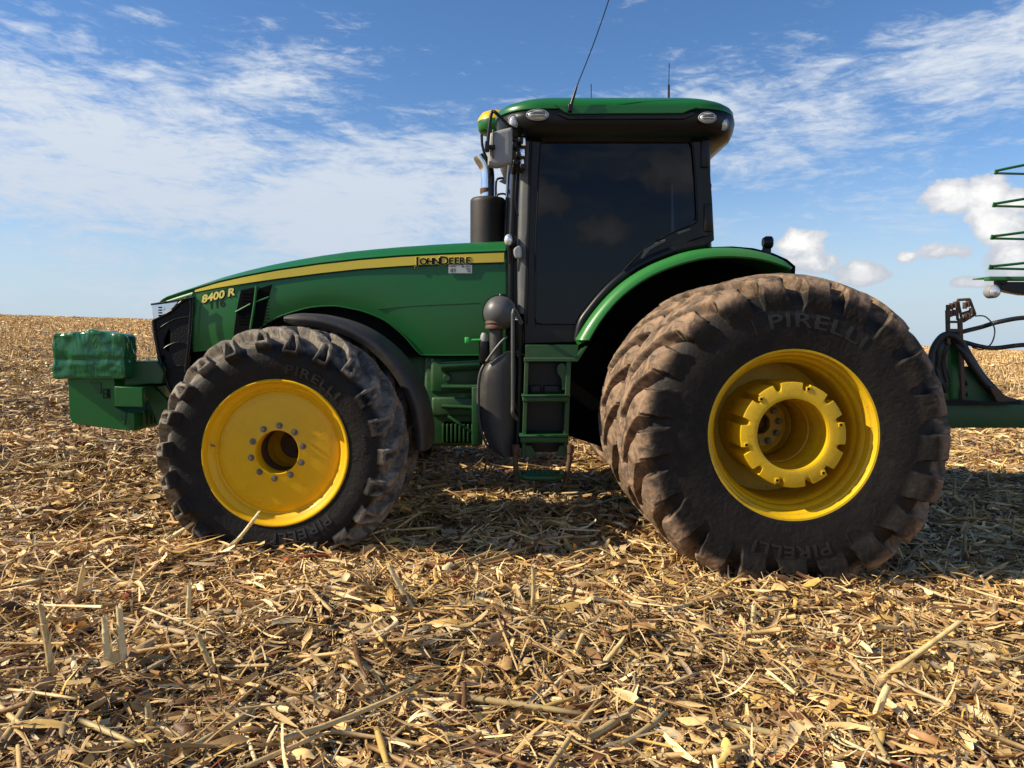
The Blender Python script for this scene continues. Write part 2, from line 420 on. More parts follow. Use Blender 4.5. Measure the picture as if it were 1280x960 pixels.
def np_mesh(name, V, Q, col=None, smooth=True):
    me = bpy.data.meshes.new(name)
    me.vertices.add(len(V)); me.vertices.foreach_set('co', np.ascontiguousarray(V, np.float32).ravel())
    me.loops.add(Q.size); me.loops.foreach_set('vertex_index', np.ascontiguousarray(Q, np.int32).ravel())
    me.polygons.add(len(Q)); me.polygons.foreach_set('loop_start', np.arange(0, Q.size, Q.shape[1], dtype=np.int32))
    me.polygons.foreach_set('loop_total', np.full(len(Q), Q.shape[1], np.int32))
    if smooth: me.polygons.foreach_set('use_smooth', np.ones(len(Q), bool))
    if col is not None:
        a = me.color_attributes.new('tint', 'FLOAT_COLOR', 'POINT')
        c = np.ones((len(V), 4), np.float32); c[:, :3] = col; a.data.foreach_set('color', c.ravel())
    me.update(calc_edges=True); return me
build_ground()

# ------------------------------------------------------------------ residue (stuff)
PAL = np.array([(.66, .52, .31), (.55, .40, .21), (.42, .28, .14), (.25, .145, .07), (.40, .33, .24), (.60, .42, .15), (.74, .64, .44), (.15, .08, .042), (.26, .075, .04)])
PAL = PAL*np.array([1.20, 1.07, .85])
PW = np.array([.20, .23, .19, .12, .05, .08, .09, .05, .008]); PW /= PW.sum()
def litter_mat():
    m = bpy.data.materials.new('dry_corn_leaf'); m.use_nodes = True; t = NT(m.node_tree); b = m.node_tree.nodes['Principled BSDF']
    at = t.n('ShaderNodeAttribute'); at.attribute_name = 'tint'
    tc = t.n('ShaderNodeTexCoord').outputs['Object']
    n = t.noise(tc, 55, 4, .7); f = t.m('ADD', .62, t.m('MULTIPLY', n, .75))
    sc_ = t.n('ShaderNodeVectorMath', operation='SCALE'); t.link(at.outputs['Color'], sc_.inputs[0]); t.link(f, sc_.inputs['Scale'])
    t.link(sc_.outputs[0], b.inputs['Base Color']); b.inputs['Roughness'].default_value = .55; b.inputs['Specular IOR Level'].default_value = .35
    return m
LIT = litter_mat()

def frames(yaw, pitch, roll):
    cy, sy, cp, sp, cr, sr = np.cos(yaw), np.sin(yaw), np.cos(pitch), np.sin(pitch), np.cos(roll), np.sin(roll)
    ax = np.stack([cy*cp, sy*cp, sp], -1)
    s0 = np.stack([-sy, cy, np.zeros_like(cy)], -1); u0 = np.cross(ax, s0)
    sd_ = s0*cr[:, None]+u0*sr[:, None]; up = np.cross(ax, sd_)
    return ax, sd_, up
def colours(n, bright=1.0):
    c = PAL[rng.choice(len(PAL), n, p=PW)]; return c*(rng.uniform(.7, 1.2, (n, 1))*bright)
def ribbons(pos, L, W, nseg, three, pitch_s=.22, roll_s=.5, curl=.5):
    n = len(pos); yaw = 5*fbm(pos[:, 0]*.9+70, pos[:, 1]*.9, 2)+rng.normal(0, .85, n)+np.where(rng.random(n) < .5, 0, np.pi)
    yaw = np.where(rng.random(n) < .3, rng.uniform(0, 2*np.pi, n), yaw)
    ax, sd_, up = frames(yaw, rng.normal(0, pitch_s, n), rng.normal(0, roll_s, n))
    cu = rng.normal(0, curl, n); sw = rng.normal(0, .25, n); tw = rng.normal(0, .9, n); vf = rng.uniform(-.5, .5, n)
    t = np.linspace(-.5, .5, nseg+1)
    off = np.array([-.5, 0, .5]) if three else np.array([-.5, .5])
    blunt = (rng.random(n) < .55)[:, None]
    wp = np.where(blunt, np.clip(1-.35*np.abs(t*2)**3+rng.normal(0, .22, (n, nseg+1)), .15, 1.3), np.clip(1-np.abs(t*2*.92)**2.2, .06, 1)[None])
    T = t[None, :, None]; L_ = L[:, None, None]; 
    cen = pos[:, None, :]+ax[:, None, :]*(T*L_)+up[:, None, :]*(cu[:, None, None]*(T*T-.08)*L_)+sd_[:, None, :]*(sw[:, None, None]*T*T*L_)
    ang = tw[:, None]*t[None, :]
    d = sd_[:, None, :]*np.cos(ang)[..., None]+up[:, None, :]*np.sin(ang)[..., None]
    u = -sd_[:, None, :]*np.sin(ang)[..., None]+up[:, None, :]*np.cos(ang)[..., None]
    wid = W[:, None]*wp*(1+rng.normal(0, .15, (n, nseg+1)))
    v = cen[:, :, None, :]+d[:, :, None, :]*(off[None, None, :, None]*wid[..., None, None])
    if three: v[:, :, 1, :] += u*(vf[:, None, None]*wid[..., None])
    k = len(off); per = (nseg+1)*k
    base = []
    for a in range(nseg):
        for b in range(k-1): base.append((a*k+b, a*k+b+1, (a+1)*k+b+1, (a+1)*k+b))
    Q = (np.arange(n)[:, None, None]*per+np.array(base)[None]).reshape(-1, 4)
    return v.reshape(-1, 3), Q, per
def stalk_tubes(pos, L, r, yaw, pitch, ns=6, rings=5, bend=.08):
    n = len(pos); ax, sd_, up = frames(yaw, pitch, rng.uniform(-3, 3, n))
    t = np.linspace(-.5, .5, rings); bd = rng.normal(0, bend, n)
    cen = pos[:, None, :]+ax[:, None, :]*(t[None, :, None]*L[:, None, None])+up[:, None, :]*(bd[:, None, None]*(t*t)[None, :, None]*L[:, None, None])
    a = np.arange(ns)*2*np.pi/ns
    node = 1+.22*(rng.random((n, rings)) < .4); taper = 1-.25*(t[None, :]+.5)
    rr = r[:, None]*node*taper
    v = cen[:, :, None, :]+(sd_[:, None, None, :]*np.cos(a)[None, None, :, None]+up[:, None, None, :]*np.sin(a)[None, None, :, None])*rr[:, :, None, None]
    per = rings*ns; base = []
    for i in range(rings-1):
        for j in range(ns): base.append((i*ns+j, i*ns+(j+1) % ns, (i+1)*ns+(j+1) % ns, (i+1)*ns+j))
    if ns == 6:
        for o in (0, (rings-1)*ns): base += [(o, o+1, o+2, o+3), (o, o+3, o+4, o+5)]
    Q = (np.arange(n)[:, None, None]*per+np.array(base)[None]).reshape(-1, 4)
    return v.reshape(-1, 3), Q, per
def scatter(dens, d0, d1, lim=.80, clump=.5):
    """points on the field between two distances, inside a wide wedge"""
    k_, m_ = (.74, 2.0) if d0 < 9 else (.98, .5)
    if d0 < 2: d0 = 1.0
    area = k_*(d1*d1-d0*d0)+2*m_*(d1-d0); n = int(area*dens)
    d = rng.uniform(d0, d1, int(n*2.6)+10); hw = k_*d+m_
    d = d[rng.random(len(d)) < hw/(k_*d1+m_)][:n]; n = len(d)
    x = rng.uniform(-1, 1, n)*(k_*d+m_)
    keep = rng.random(n) < (1-clump+clump*2*np.clip(.5+fbm(x*1.6+40, d*1.6, 3), 0, 1))
    x = x[keep]; d = d[keep]
    return x, d
class Acc:
    def __init__(s): s.V = []; s.Q = []; s.Cc = []; s.n = 0
    def add(s, v, q, per, col, k=1):
        cc = np.repeat(col, per, 0).reshape(len(col), per//k, k, 3)
        cc = cc*rng.uniform(.72, 1.2, (len(col), 1, k, 1))*rng.uniform(.88, 1.1, (len(col), per//k, 1, 1))
        s.V.append(v); s.Q.append(q+s.n); s.n += len(v); s.Cc.append(cc.reshape(-1, 3))
    def build(s, name, label, lim=True):
        me = np_mesh(name, np.concatenate(s.V), np.concatenate(s.Q), np.concatenate(s.Cc)); me.materials.append(LIT)
        o = bpy.data.objects.new(name, me); C.objects.link(o); tag(o, label, 'residue', None, 'stuff'); return o
def lift(x, y, hi):
    return GZ(x, y)+hi

leaf, stalk, stub = Acc(), Acc(), Acc()
#        density, d0, d1, length, width, nseg, three, height
for dens, d0, d1, l0, l1, w0, w1, ns, th, hh in (
        (1700, 1.6, 5.0, .03, .11, .004, .016, 2, True, .030),
        (620, 1.6, 5.0, .08, .32, .008, .028, 5, True, .05),
        (560, 1.6, 5.0, .12, .45, .003, .010, 5, False, .06),
        (1600, 1.6, 4.6, .015, .05, .002, .006, 2, False, .045),
        (150, 1.6, 5.0, .09, .22, .028, .055, 5, True, .05),
        (1000, 5.0, 9.5, .03, .12, .006, .020, 2, True, .035),
        (380, 5.0, 9.5, .09, .32, .012, .038, 4, True, .05),
        (300, 5.0, 9.5, .14, .45, .005, .012, 4, False, .06),
        (70, 5.0, 9.5, .10, .18, .04, .07, 3, True, .05),
        (420, 9.5, 18, .08, .26, .010, .030, 2, False, .05),
        (90, 9.5, 18, .14, .35, .02, .06, 3, False, .07),
        (70, 18, 40, .10, .30, .03, .07, 2, False, .08),
        (11, 40, 90, .2, .5, .06, .14, 2, False, .12),
        (1.6, 90, 200, .4, .9, .14, .30, 1, False, .22)):
    x, y = scatter(dens, d0, d1); n = len(x)
    hi = rng.beta(1.3, 3.0, n)*hh*1.9+.002
    L = l0+(l1-l0)*rng.beta(1.4, 2.4, n); W = w0+(w1-w0)*rng.beta(1.3, 2.2, n)
    W = np.minimum(W, L*.5)
    v, q, per = ribbons(np.stack([x, y, lift(x, y, hi)], -1), L, W, ns, th, .16 if d1 < 6 else .20, .5)
    shade = .50+.50*np.clip(hi/(hh*.9), 0, 1)     # pieces lying lower are darker
    patch = np.clip(.92+.65*fbm(x*.75+11, y*1.1+4, 3), .55, 1.15)*(1+.28*np.clip((d0-12)/25, 0, 1))     # darker, damper patches of residue; far pieces brightened to stand in for sun glance
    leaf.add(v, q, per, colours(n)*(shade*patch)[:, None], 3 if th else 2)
# a few leaves and fibres standing up
for dens, d0, d1 in ((40, 1.8, 6), (14, 6, 14)):
    x, y = scatter(dens, d0, d1); n = len(x)
    v, q, per = ribbons(np.stack([x, y, lift(x, y, .04)], -1), rng.uniform(.06, .20, n), rng.uniform(.005, .03, n), 4, True, .7, .9, .8)
    leaf.add(v, q, per, colours(n))
for dens, d0, d1, l0, l1, r0, r1, ps in ((42, 1.6, 6, .12, .65, .004, .0115, .11), (22, 6, 12, .12, .6, .006, .013, .14), (5, 12, 30, .15, .6, .009, .018, .12)):
    x, y = scatter(dens, d0, d1); n = len(x)
    v, q, per = stalk_tubes(np.stack([x, y, lift(x, y, rng.uniform(.015, .075, n))], -1), l0+(l1-l0)*rng.beta(1.2, 2, n), rng.uniform(r0, r1, n), rng.uniform(0, 2*np.pi, n), rng.normal(0, ps, n))
    stalk.add(v, q, per, colours(n)*.95)
# standing stubble: rows half a metre apart, running along the tractor's travel
for d0, d1, sp, keep, hmin, hmax, r0 in ((8.5, 20, .17, .42, .10, .26, .010), (20, 45, .2, .5, .14, .30, .014), (45, 110, .35, .55, .18, .36, .03), (110, 210, .9, .6, .22, .42, .07)):
    ys = np.arange(d0, d1, .5 if d1 < 50 else 1.0); xs_, ys_ = [], []
    for yy in ys:
        xx = np.arange(-.95*yy, .95*yy, sp); xs_.append(xx+rng.normal(0, .04, len(xx))); ys_.append(np.full(len(xx), yy)+rng.normal(0, .035, len(xx)))
    x = np.concatenate(xs_); y = np.concatenate(ys_)
    y = y+.04*x
    k = (rng.random(len(x)) < keep*(.5+1.0*np.clip(.5+fbm(x*.3+3, y*.3, 2), 0, 1))*(1.0 if d0 > 15 else .6))
    x, y = x[k], y[k]; n = len(x); h = rng.uniform(hmin, hmax, n)
    v, q, per = stalk_tubes(np.stack([x, y, GZ(x, y)+h*.42], -1), h, r0*rng.uniform(.7, 1.2, n), rng.uniform(0, 6.28, n), np.pi/2-np.abs(rng.normal(0, .28, n)), ns=4, rings=2)
    stub.add(v, q, per, colours(n)*(.95 if d0 < 20 else 1.15))
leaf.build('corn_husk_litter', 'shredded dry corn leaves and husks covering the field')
for (xa, ya, xb, yb, r_) in ((562, 868, 738, 893, .014), (352, 930, 520, 862, .011), (228, 942, 312, 892, .013), (0, 932, 42, 868, .013), (778, 935, 832, 892, .013), (596, 705, 668, 682, .013), (560, 712, 640, 678, .012), (700, 705, 752, 680, .012),
        (905, 905, 1010, 925, .012), (1085, 905, 1110, 952, .013), (980, 812, 1120, 818, .012), (60, 705, 112, 655, .013), (300, 770, 352, 745, .011), (735, 925, 800, 880, .015), (430, 822, 480, 845, .011), (830, 765, 905, 742, .011), (100, 900, 170, 930, .010), (1180, 800, 1275, 830, .011)):
    def gp(px_, py_):
        dd = (CAMZ+.085)/((py_-425)/F+.024+.035*(px_-640)/F*-1) if False else CAMZ/((py_-425)/F)
        for _ in range(12): x_ = (px_-640)/F*dd; dd = (CAMZ-float(GZ(x_, dd))-.06)/((py_-425)/F)
        x_ = (px_-640)/F*dd; return np.array([x_, dd, float(GZ(x_, dd))+.06])
    A_, B_ = gp(xa, ya), gp(xb, yb); v_ = B_-A_; L_ = np.linalg.norm(v_)
    v, q, per = stalk_tubes(((A_+B_)/2)[None], np.array([L_]), np.array([r_]), np.array([math.atan2(v_[1], v_[0])]), np.array([math.asin(v_[2]/L_)]), bend=.03)
    stalk.add(v, q, per, np.array([[.60, .44, .20]])*rng.uniform(.75, 1.1))
stalk.build('corn_stalk_litter', 'broken dry corn stalks lying loose among the husks')
stub.build('corn_stubble', 'far rows of short standing corn stubble')

# single stalks that can be picked out
def one_stalk(px, py_base, py_top, dpx, d, r=.013, col=(.55, .44, .24), husk=True, label=None, lying=None, group=None):
    """a standing or leaning stalk from its base pixel up"""
    b = P(px, py_base, d); z = float(GZ(b.x, b.y))
    t = P(px+dpx, py_top, d); h = t.z-P(px, py_base, d).z
    a = Vector((b.x, d, z-.03)); e = Vector((t.x, d+(lying or 0), z+h))
    L = (e-a).length; n = 9; mb = MB(); pts = []
    side = (e-a).cross(Vector((0, 1, 0))).normalized(); bendf = random.uniform(-.012, .012)
    rows = []
    nodes = [random.uniform(.3, .45), random.uniform(.68, .85)]
    ss = sorted([0, .08, .2, .35, .5, .65, .8, .93, 1]+[q+w for q in nodes for w in (-.02, 0, .02)])
    ax = (e-a).normalized(); u = ax.orthogonal().normalized(); w_ = ax.cross(u)
    for s in ss:
        bulge = 1.22 if any(abs(s-q) < .005 for q in nodes) else 1
        rr = r*(1.1-.22*s)*bulge; c = a.lerp(e, s)+side*bendf*math.sin(s*3.14)
        rows.append([c+(u*math.cos(k*.6283)+w_*math.sin(k*.6283))*rr*random.uniform(.93, 1.06) for k in range(10)])
    V = mb.grid(rows, closed_v=True)
    top = mb.bm.verts.new(a.lerp(e, .985))
    for k in range(10): mb.bm.faces.new((V[-1][k], V[-1][(k+1) % 10], top))
    for v in V[-1]: v.co += ax*random.uniform(-.006, .02)
    m = stalk_mats[min(range(len(stalk_mats)), key=lambda i: abs(stalk_mats[i][0][0]-col[0]))][1]
    root = mb.build('corn_stalk', m, None, 50)
    me = root.data; loc = Vector((a.x, a.y, a.z+.03)); me.transform(Matrix.Translation(-loc)); root.location = loc
    tag(root, label, 'corn stalk', group or 'corn stalks standing up out of the residue')
    if husk:
        hb = MB()
        for _ in range(random.choice((2, 3, 4))):
            s0 = random.uniform(.02, .5); s1 = min(1.02, s0+random.uniform(.25, .5)); an = random.uniform(0, 6.28); w0 = random.uniform(.006, .013); out = random.uniform(.01, .045)
            rows2 = []
            for q in range(6):
                f = q/5; c = a.lerp(e, s0+(s1-s0)*f)-loc; dirv = u*math.cos(an+f*.5)+w_*math.sin(an+f*.5); tv = ax.cross(dirv)
                c = c+dirv*(r*1.12+out*f**2.2); ww = w0*(1-.75*f)
                rows2.append([c-tv*ww, c+dirv*.003, c+tv*ww])
            hb.grid(rows2)
        bmesh.ops.recalc_face_normals(hb.bm, faces=list(hb.bm.faces))
        me2 = bpy.data.meshes.new('husk'); hb.bm.to_mesh(me2); hb.bm.free(); me2.materials.append(stalk_mats[0][1]); me2.shade_smooth()
        ho = bpy.data.objects.new('husk', me2); C.objects.link(ho); ho.parent = root
    return root
stalk_mats = []
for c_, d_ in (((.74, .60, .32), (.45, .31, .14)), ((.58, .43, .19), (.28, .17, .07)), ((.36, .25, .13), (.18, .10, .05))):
    stalk_mats.append((c_, worn('stalk_skin', c_, d_, .8, 25, .5, .8, bump=.3, bscale=70)))
def dgr(py): # distance of the ground under a pixel row (level part of the field)
    return 1.0/max(((py-425)/F+.024-.0), .01)*(CAMZ+.085)
for px, pb, pt, dx, r_, c_, lab in (
        (66, 874, 782, -15, .0125, .5, 'grey corn stalk standing alone near the left edge of the foreground'),
        (141, 868, 795, -10, .014, .66, 'thick pale stalk with torn top, left one of the close pair at lower left'),
        (158, 866, 781, -9, .014, .66, 'pale split stalk, right one of the close pair at lower left'),
        (234, 795, 741, 3, .011, .66, 'thin pale upright stalk behind the leaning yellow one at left'),
        (276, 860, 800, -29, .012, .5, 'yellowish stalk leaning left beside the loose husks at lower left'),
        (94, 778, 725, 11, .011, .5, 'short stalk leaning right above the close pair at left'),
        (187, 925, 885, -2, .013, .5, 'very short thick yellow stalk stub at the bottom left'),
        (5, 795, 768, -14, .012, .66, 'cut stalk stub at the far left edge of the field'),
        (524, 778, 718, -38, .012, .66, 'long pale stalk leaning left in the middle of the foreground'),
        (662, 775, 712, 4, .011, .5, 'upright yellowish stalk below the tractor step'),
        (943, 773, 744, 0, .013, .66, 'short straight cut stalk below the rear wheel'),
        (1086, 902, 850, 22, .016, .66, 'thick cream stalk leaning right at the lower right'),
        (1118, 770, 748, 2, .014, .36, 'stubby brown stalk right of the short cut one'),
        (1247, 768, 735, -3, .014, .36, 'brown flat stub near the right edge below the planter shadow'),
        (688, 775, 730, 2, .005, .36, 'thin dark stem beside the upright yellowish stalk'),
        (175, 700, 655, 82, .013, .66, 'long stalk leaning against the front wheel, left of two'),
        (268, 716, 660, 55, .012, .66, 'shorter stalk leaning against the front wheel, right of two'),
        (738, 843, 800, 42, .012, .5, 'green tinged stalk leaning right in the middle foreground'),
        (1070, 850, 765, 130, .012, .5, 'long thin brown stalk leaning right at the right foreground'),
        (545, 940, 985, 0, .01, .5, None)):
    if lab is None: continue
    d = dgr(pb); 
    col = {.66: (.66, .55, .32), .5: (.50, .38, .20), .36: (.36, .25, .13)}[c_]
    one_stalk(px, pb, pt, dx, d, r_, col, label=lab, husk=abs(dx) < 60)
# stubs of the row in the tractor's shade
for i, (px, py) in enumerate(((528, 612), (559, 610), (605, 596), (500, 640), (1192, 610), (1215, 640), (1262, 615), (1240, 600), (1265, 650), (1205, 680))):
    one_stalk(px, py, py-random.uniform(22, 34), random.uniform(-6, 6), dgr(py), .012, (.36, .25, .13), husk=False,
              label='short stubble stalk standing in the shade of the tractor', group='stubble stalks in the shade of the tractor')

# ================================================================== TRACTOR
YC = 6.85                      # centre line of the tractor
AXR = P(991.5, 543.5, 4.62); AXF = P(346.5, 565, 4.88)
RX, RZ, FX, FZ = AXR.x, AXR.z, AXF.x, AXF.z
tractor = empty('tractor', (0.2, YC, 0), 'large green and yellow farm tractor with double wheels standing on the corn residue', 'tractor')
def px(pts, d): return [(P(a, b, d).x, P(a, b, d).z) for a, b in pts]
def mir(y): return 2*YC-y

# ---------------- wheels
def sst(a, b, x):
    t = np.clip((x-a)/(b-a), 0, 1); return t*t*(3-2*t)
def tyre(prof, halfw, n_lug, lug_h, w0, w1, t_end, t_sh, ends, sag, pocket, NTH, seed):
    """one continuous grid: bead, sidewall, shoulder, tread, with the lugs raised out of it"""
    r_ = np.random.default_rng(seed)
    half = np.array(smooth_pts(prof, 24, False))             # (r, y) from the bead to the crown
    full = np.concatenate([half, (half*[1, -1])[::-1][1:]])
    seg = np.sqrt(((full[1:]-full[:-1])**2).sum(1)); s = np.concatenate([[0], np.cumsum(seg)])
    step = .0072 if not pocket else .0062; NP = int(s[-1]/step); sn = np.linspace(0, s[-1], NP)
    r = np.interp(sn, s, full[:, 0]); y = np.interp(sn, s, full[:, 1])
    tr, ty = np.gradient(r), np.gradient(y); l = np.sqrt(tr**2+ty**2); nr, ny = ty/l, -tr/l      # outward normal
    if nr[NP//2] < 0: nr, ny = -nr, -ny
    t = np.abs(sn-s[-1]/2); sg = np.where(sn < s[-1]/2, -1, 1)
    th = np.linspace(0, 2*np.pi, NTH, endpoint=False)
    edge = .010 if pocket else .011; lump = .3 if pocket else .5
    TH, Tt = np.meshgrid(th, t, indexing='ij'); SG = np.meshgrid(th, sg, indexing='ij')[1]; RR = np.meshgrid(th, r, indexing='ij')[0]*0+r[None, :]
    ts = Tt*SG
    pitch = 2*np.pi/n_lug
    H = np.zeros_like(TH)
    for side in (-1, 1):
        tt = Tt*np.where(SG == side, 1, -1)                  # distance from the crown towards this side
        g = np.where(tt < t_sh, tt*.95, t_sh*.95+(tt-t_sh)*.18)/RR.mean()
        base = TH+g-(0 if side < 0 else pitch/2)
        k = np.round(base/pitch); dd = (base-k*pitch)*RR
        k = k.astype(int) % n_lug
        wear = r_.uniform(-.010, .010, n_lug)[k]; le = r_.uniform(-.018, .018, n_lug)[k]; ofs = r_.uniform(-.006, .006, n_lug)[k]
        w = (w0+(w1-w0)*np.clip(tt/t_end, 0, 1))
        w = w+(wear+.008*np.sin(tt*37+k*1.7)+.005*np.sin(tt*90+k))*lump
        ss = np.where(tt < t_sh, 1.35, 1.05)
        m = 1-sst(w*ss-.004, w*ss+edge, np.abs(dd+ofs))
        m *= sst(-.055, -.02, tt)*(1-sst(t_end+le-ends, t_end+le, tt))
        hh = lug_h*(1-.15*sst(0, .5, wear/.02+.5))
        h = m*hh
        if pocket:
            fr = np.clip((tt-(t_end-.105))/.10, 0, 1)
            hwp = np.maximum(w*.12+w*.50*fr, .002)
            pk = (1-sst(hwp, hwp+.006, np.abs(dd+ofs)))*sst(t_end-.108, t_end-.100, tt)*(1-sst(t_end+le-.030, t_end+le-.023, tt))
            h = h*(1-.80*pk)
        H = np.maximum(H, h)
    n1 = fbm(TH*9+seed, ts*14, 3); n2 = fbm(TH*40+seed, ts*60, 2)
    H = H+(H > .012)*(n1*.010+n2*.0045)*lump+n2*.0012
    rr = r[None, :]+H*nr[None, :]; yy = y[None, :]+H*ny[None, :]
    X = rr*np.cos(TH); Z = rr*np.sin(TH)
    low = np.clip(-sag-Z, 0, None)                            # below the ground line: pressed flat
    Z = Z+low*.86
    yy = yy*(1+low*.9*np.clip((rr-prof[0][0])/.2, 0, 1))
    V = np.stack([X, yy, Z], -1).reshape(-1, 3)
    i = np.arange(NTH*NP).reshape(NTH, NP); j = np.roll(i, -1, 0)
    Q = np.stack([i[:, :-1], j[:, :-1], j[:, 1:], i[:, 1:]], -1).reshape(-1, 4)
    return np_mesh('tyre', V, Q)
# carcass profiles (radius, offset from the wheel's middle), near bead first; near side is -Y
prof_r = [(.495, -.30), (.512, -.338), (.56, -.350), (.64, -.362), (.72, -.365), (.79, -.352), (.843, -.322), (.878, -.275), (.900, -.20), (.913, -.10), (.918, 0)]
prof_f = [(.440, -.205), (.458, -.238), (.50, -.250), (.56, -.262), (.61, -.262), (.645, -.250), (.672, -.222), (.70, -.19), (.725, -.14), (.738, -.07), (.742, 0)]
SAG_R = RZ-float(plane_z(RX, 5.0))-.035; SAG_F = FZ-float(plane_z(FX, 5.0))-.035
tyre_r = tyre(prof_r, .35, 21, .092, .040, .080, .465, .30, .17, SAG_R, False, 1300, 3)
tyre_f = tyre(prof_f, .25, 22, .072, .018, .045, .298, .20, .010, SAG_F, True, 1100, 5)
tyre_r.materials.append(RUB_R); tyre_f.materials.append(RUB_F)

def side_writing(txt, size, r0, th0, prof, ext=.004, box=None, narrow=1.0, spacing=1.1):
    me = text_mesh(txt, size, ext, .0015, 0, spacing)
    ps = np.array(smooth_pts(prof, 24, False)); k = ps[:, 0].argmax() if False else len(ps)
    order = np.argsort(ps[:, 0]); rs, ys = ps[order, 0], ps[order, 1]
    bm = bmesh.new(); bm.from_mesh(me); bpy.data.meshes.remove(me)
    if box:
        w, h, t = box
        for a, b, c, d in ((-w, w, h, h+t), (-w, -w+t, -t, h)):
            nseg = 24 if (b-a) > .1 else 1
            for q in range(nseg):
                u0 = a+(b-a)*q/nseg; u1 = a+(b-a)*(q+1)/nseg
                vs = [bm.verts.new(p) for p in ((u0, c, ext), (u1, c, ext), (u1, d, ext), (u0, d, ext))]; bm.faces.new(vs)
    bmesh.ops.subdivide_edges(bm, edges=[e for e in bm.edges if e.calc_length() > .04], cuts=2)
    for v in bm.verts:
        x, y, z = v.co; r = r0+y*1.0; th = th0-x*narrow/r0
        v.co = Vector((r*math.cos(th), float(np.interp(r, rs, ys))-z-.0015, r*math.sin(th)))
    me = bpy.data.meshes.new('side_lettering'); bm.to_mesh(me); bm.free(); me.materials.append(LETTER); return me
LETTER = worn('raised_rubber_lettering', (.012, .0108, .010), (.022, .018, .015), .5, 12, .5, .9)

def rim_front():
    mb = MB()
    # lip, bead seat, well, dish; near side -Y
    prof = [(.446, -.205), (.462, -.222), (.466, -.243), (.458, -.252), (.449, -.249), (.442, -.235), (.436, -.215), (.418, -.203), (.412, -.200), (.404, -.186), (.398, -.176), (.388, -.172), (.381, -.178), (.372, -.184),
            (.33, -.190), (.25, -.196), (.200, -.199), (.19, -.201), (.158, -.201), (.148, -.203), (.140, -.205), (.137, -.200), (.136, -.10), (.136, .10), (.128, .14), (.10, .20)]
    mb.lathe(prof, 96)
    mb.lathe([(.446, -.205), (.43, -.15), (.39, -.10), (.39, .12), (.43, .19), (.462, .23)], 96)
    return mb
def rim_rear():
    mb = MB()
    prof = [(.487, -.29), (.520, -.315), (.524, -.332), (.516, -.343), (.504, -.341), (.498, -.325), (.494, -.300), (.482, -.292), (.474, -.270), (.470, -.245), (.455, -.232), (.449, -.21), (.449, -.18), (.436, -.165),
            (.430, -.14), (.430, -.02), (.436, .0), (.43, .05), (.428, .16), (.44, .19), (.30, .20), (.26, .19), (.22, .20), (.209, .20)]
    mb.lathe(prof, 112)
    mb.lathe([(.487, -.29), (.47, -.2), (.455, .2), (.52, .33)], 96)
    return mb
def dual_drum():
    """ring with cut-outs on a short drum that reaches out from the rim's disc"""
    mb = MB(); y0 = -.335; N = 12; M_ = 720; rows = []
    for k in range(M_):
        a = 2*math.pi*k/M_; best = 9
        for q in range(N):
            c_ = 2*math.pi*(q+.5)/N+(.05 if q % 3 == 0 else 0); dd = (a-c_+math.pi) % (2*math.pi)-math.pi
            best = min(best, abs(dd))
        hw = .074; ro = .318
        if best < hw: ro = .318-.044*(1-(best/hw)**3.2)**.5
        ca, sa = math.cos(a), math.sin(a)
        rows.append([(r_*ca, y_, r_*sa) for r_, y_ in ((.214, y0+.012), (.217, y0+.002), (.222, y0), (.245, y0), (.258, y0), (ro-.006, y0+.001), (ro-.001, y0+.003), (ro, y0+.008), (ro, y0+.31), (ro-.05, y0+.312), (.24, y0+.312))])
    mb.grid(rows, closed_u=True)
    for ang in (12, 72, 132, 192, 250, 308):
        cx, cz = .290*math.cos(R(ang)), .290*math.sin(R(ang)); mb.box(cx-.014, cx+.014, y0-.004, y0+.01, cz-.014, cz+.014, .003)
    mb.lathe([(.213, y0+.006), (.214, y0+.05), (.212, y0+.13), (.216, y0+.135), (.213, y0+.14), (.210, y0+.30), (.216, y0+.305), (.216, y0+.315), (.208, y0+.32), (.205, y0+.45), (.205, .36)], 96)
    mb.lathe([(.250, y0+.10), (.245, y0+.13), (.245, y0+.36), (.275, y0+.42), (.30, y0+.47), (.31, .18)], 96)
    # inner disc seen through the opening
    mb.lathe([(.206, .27), (.17, .285), (.155, .30), (.075, .305), (.072, .36)], 72)
    return mb
def bolts(mb, n, rad, y, s, off=0, h=.022):
    for k in range(n):
        a = 2*math.pi*k/n+off
        mb.lathe([(0, y-h), (s*.55, y-h), (s*.6, y-h*.7), (s*.6, y-.004)], 6, (rad*math.cos(a), 0, rad*math.sin(a)))
        mb.lathe([(s, y-h*.65), (s, y), ], 6, (rad*math.cos(a), 0, rad*math.sin(a)))
        mb.lathe([(0, y-h*.65), (s, y-h*.65)], 6, (rad*math.cos(a), 0, rad*math.sin(a)))
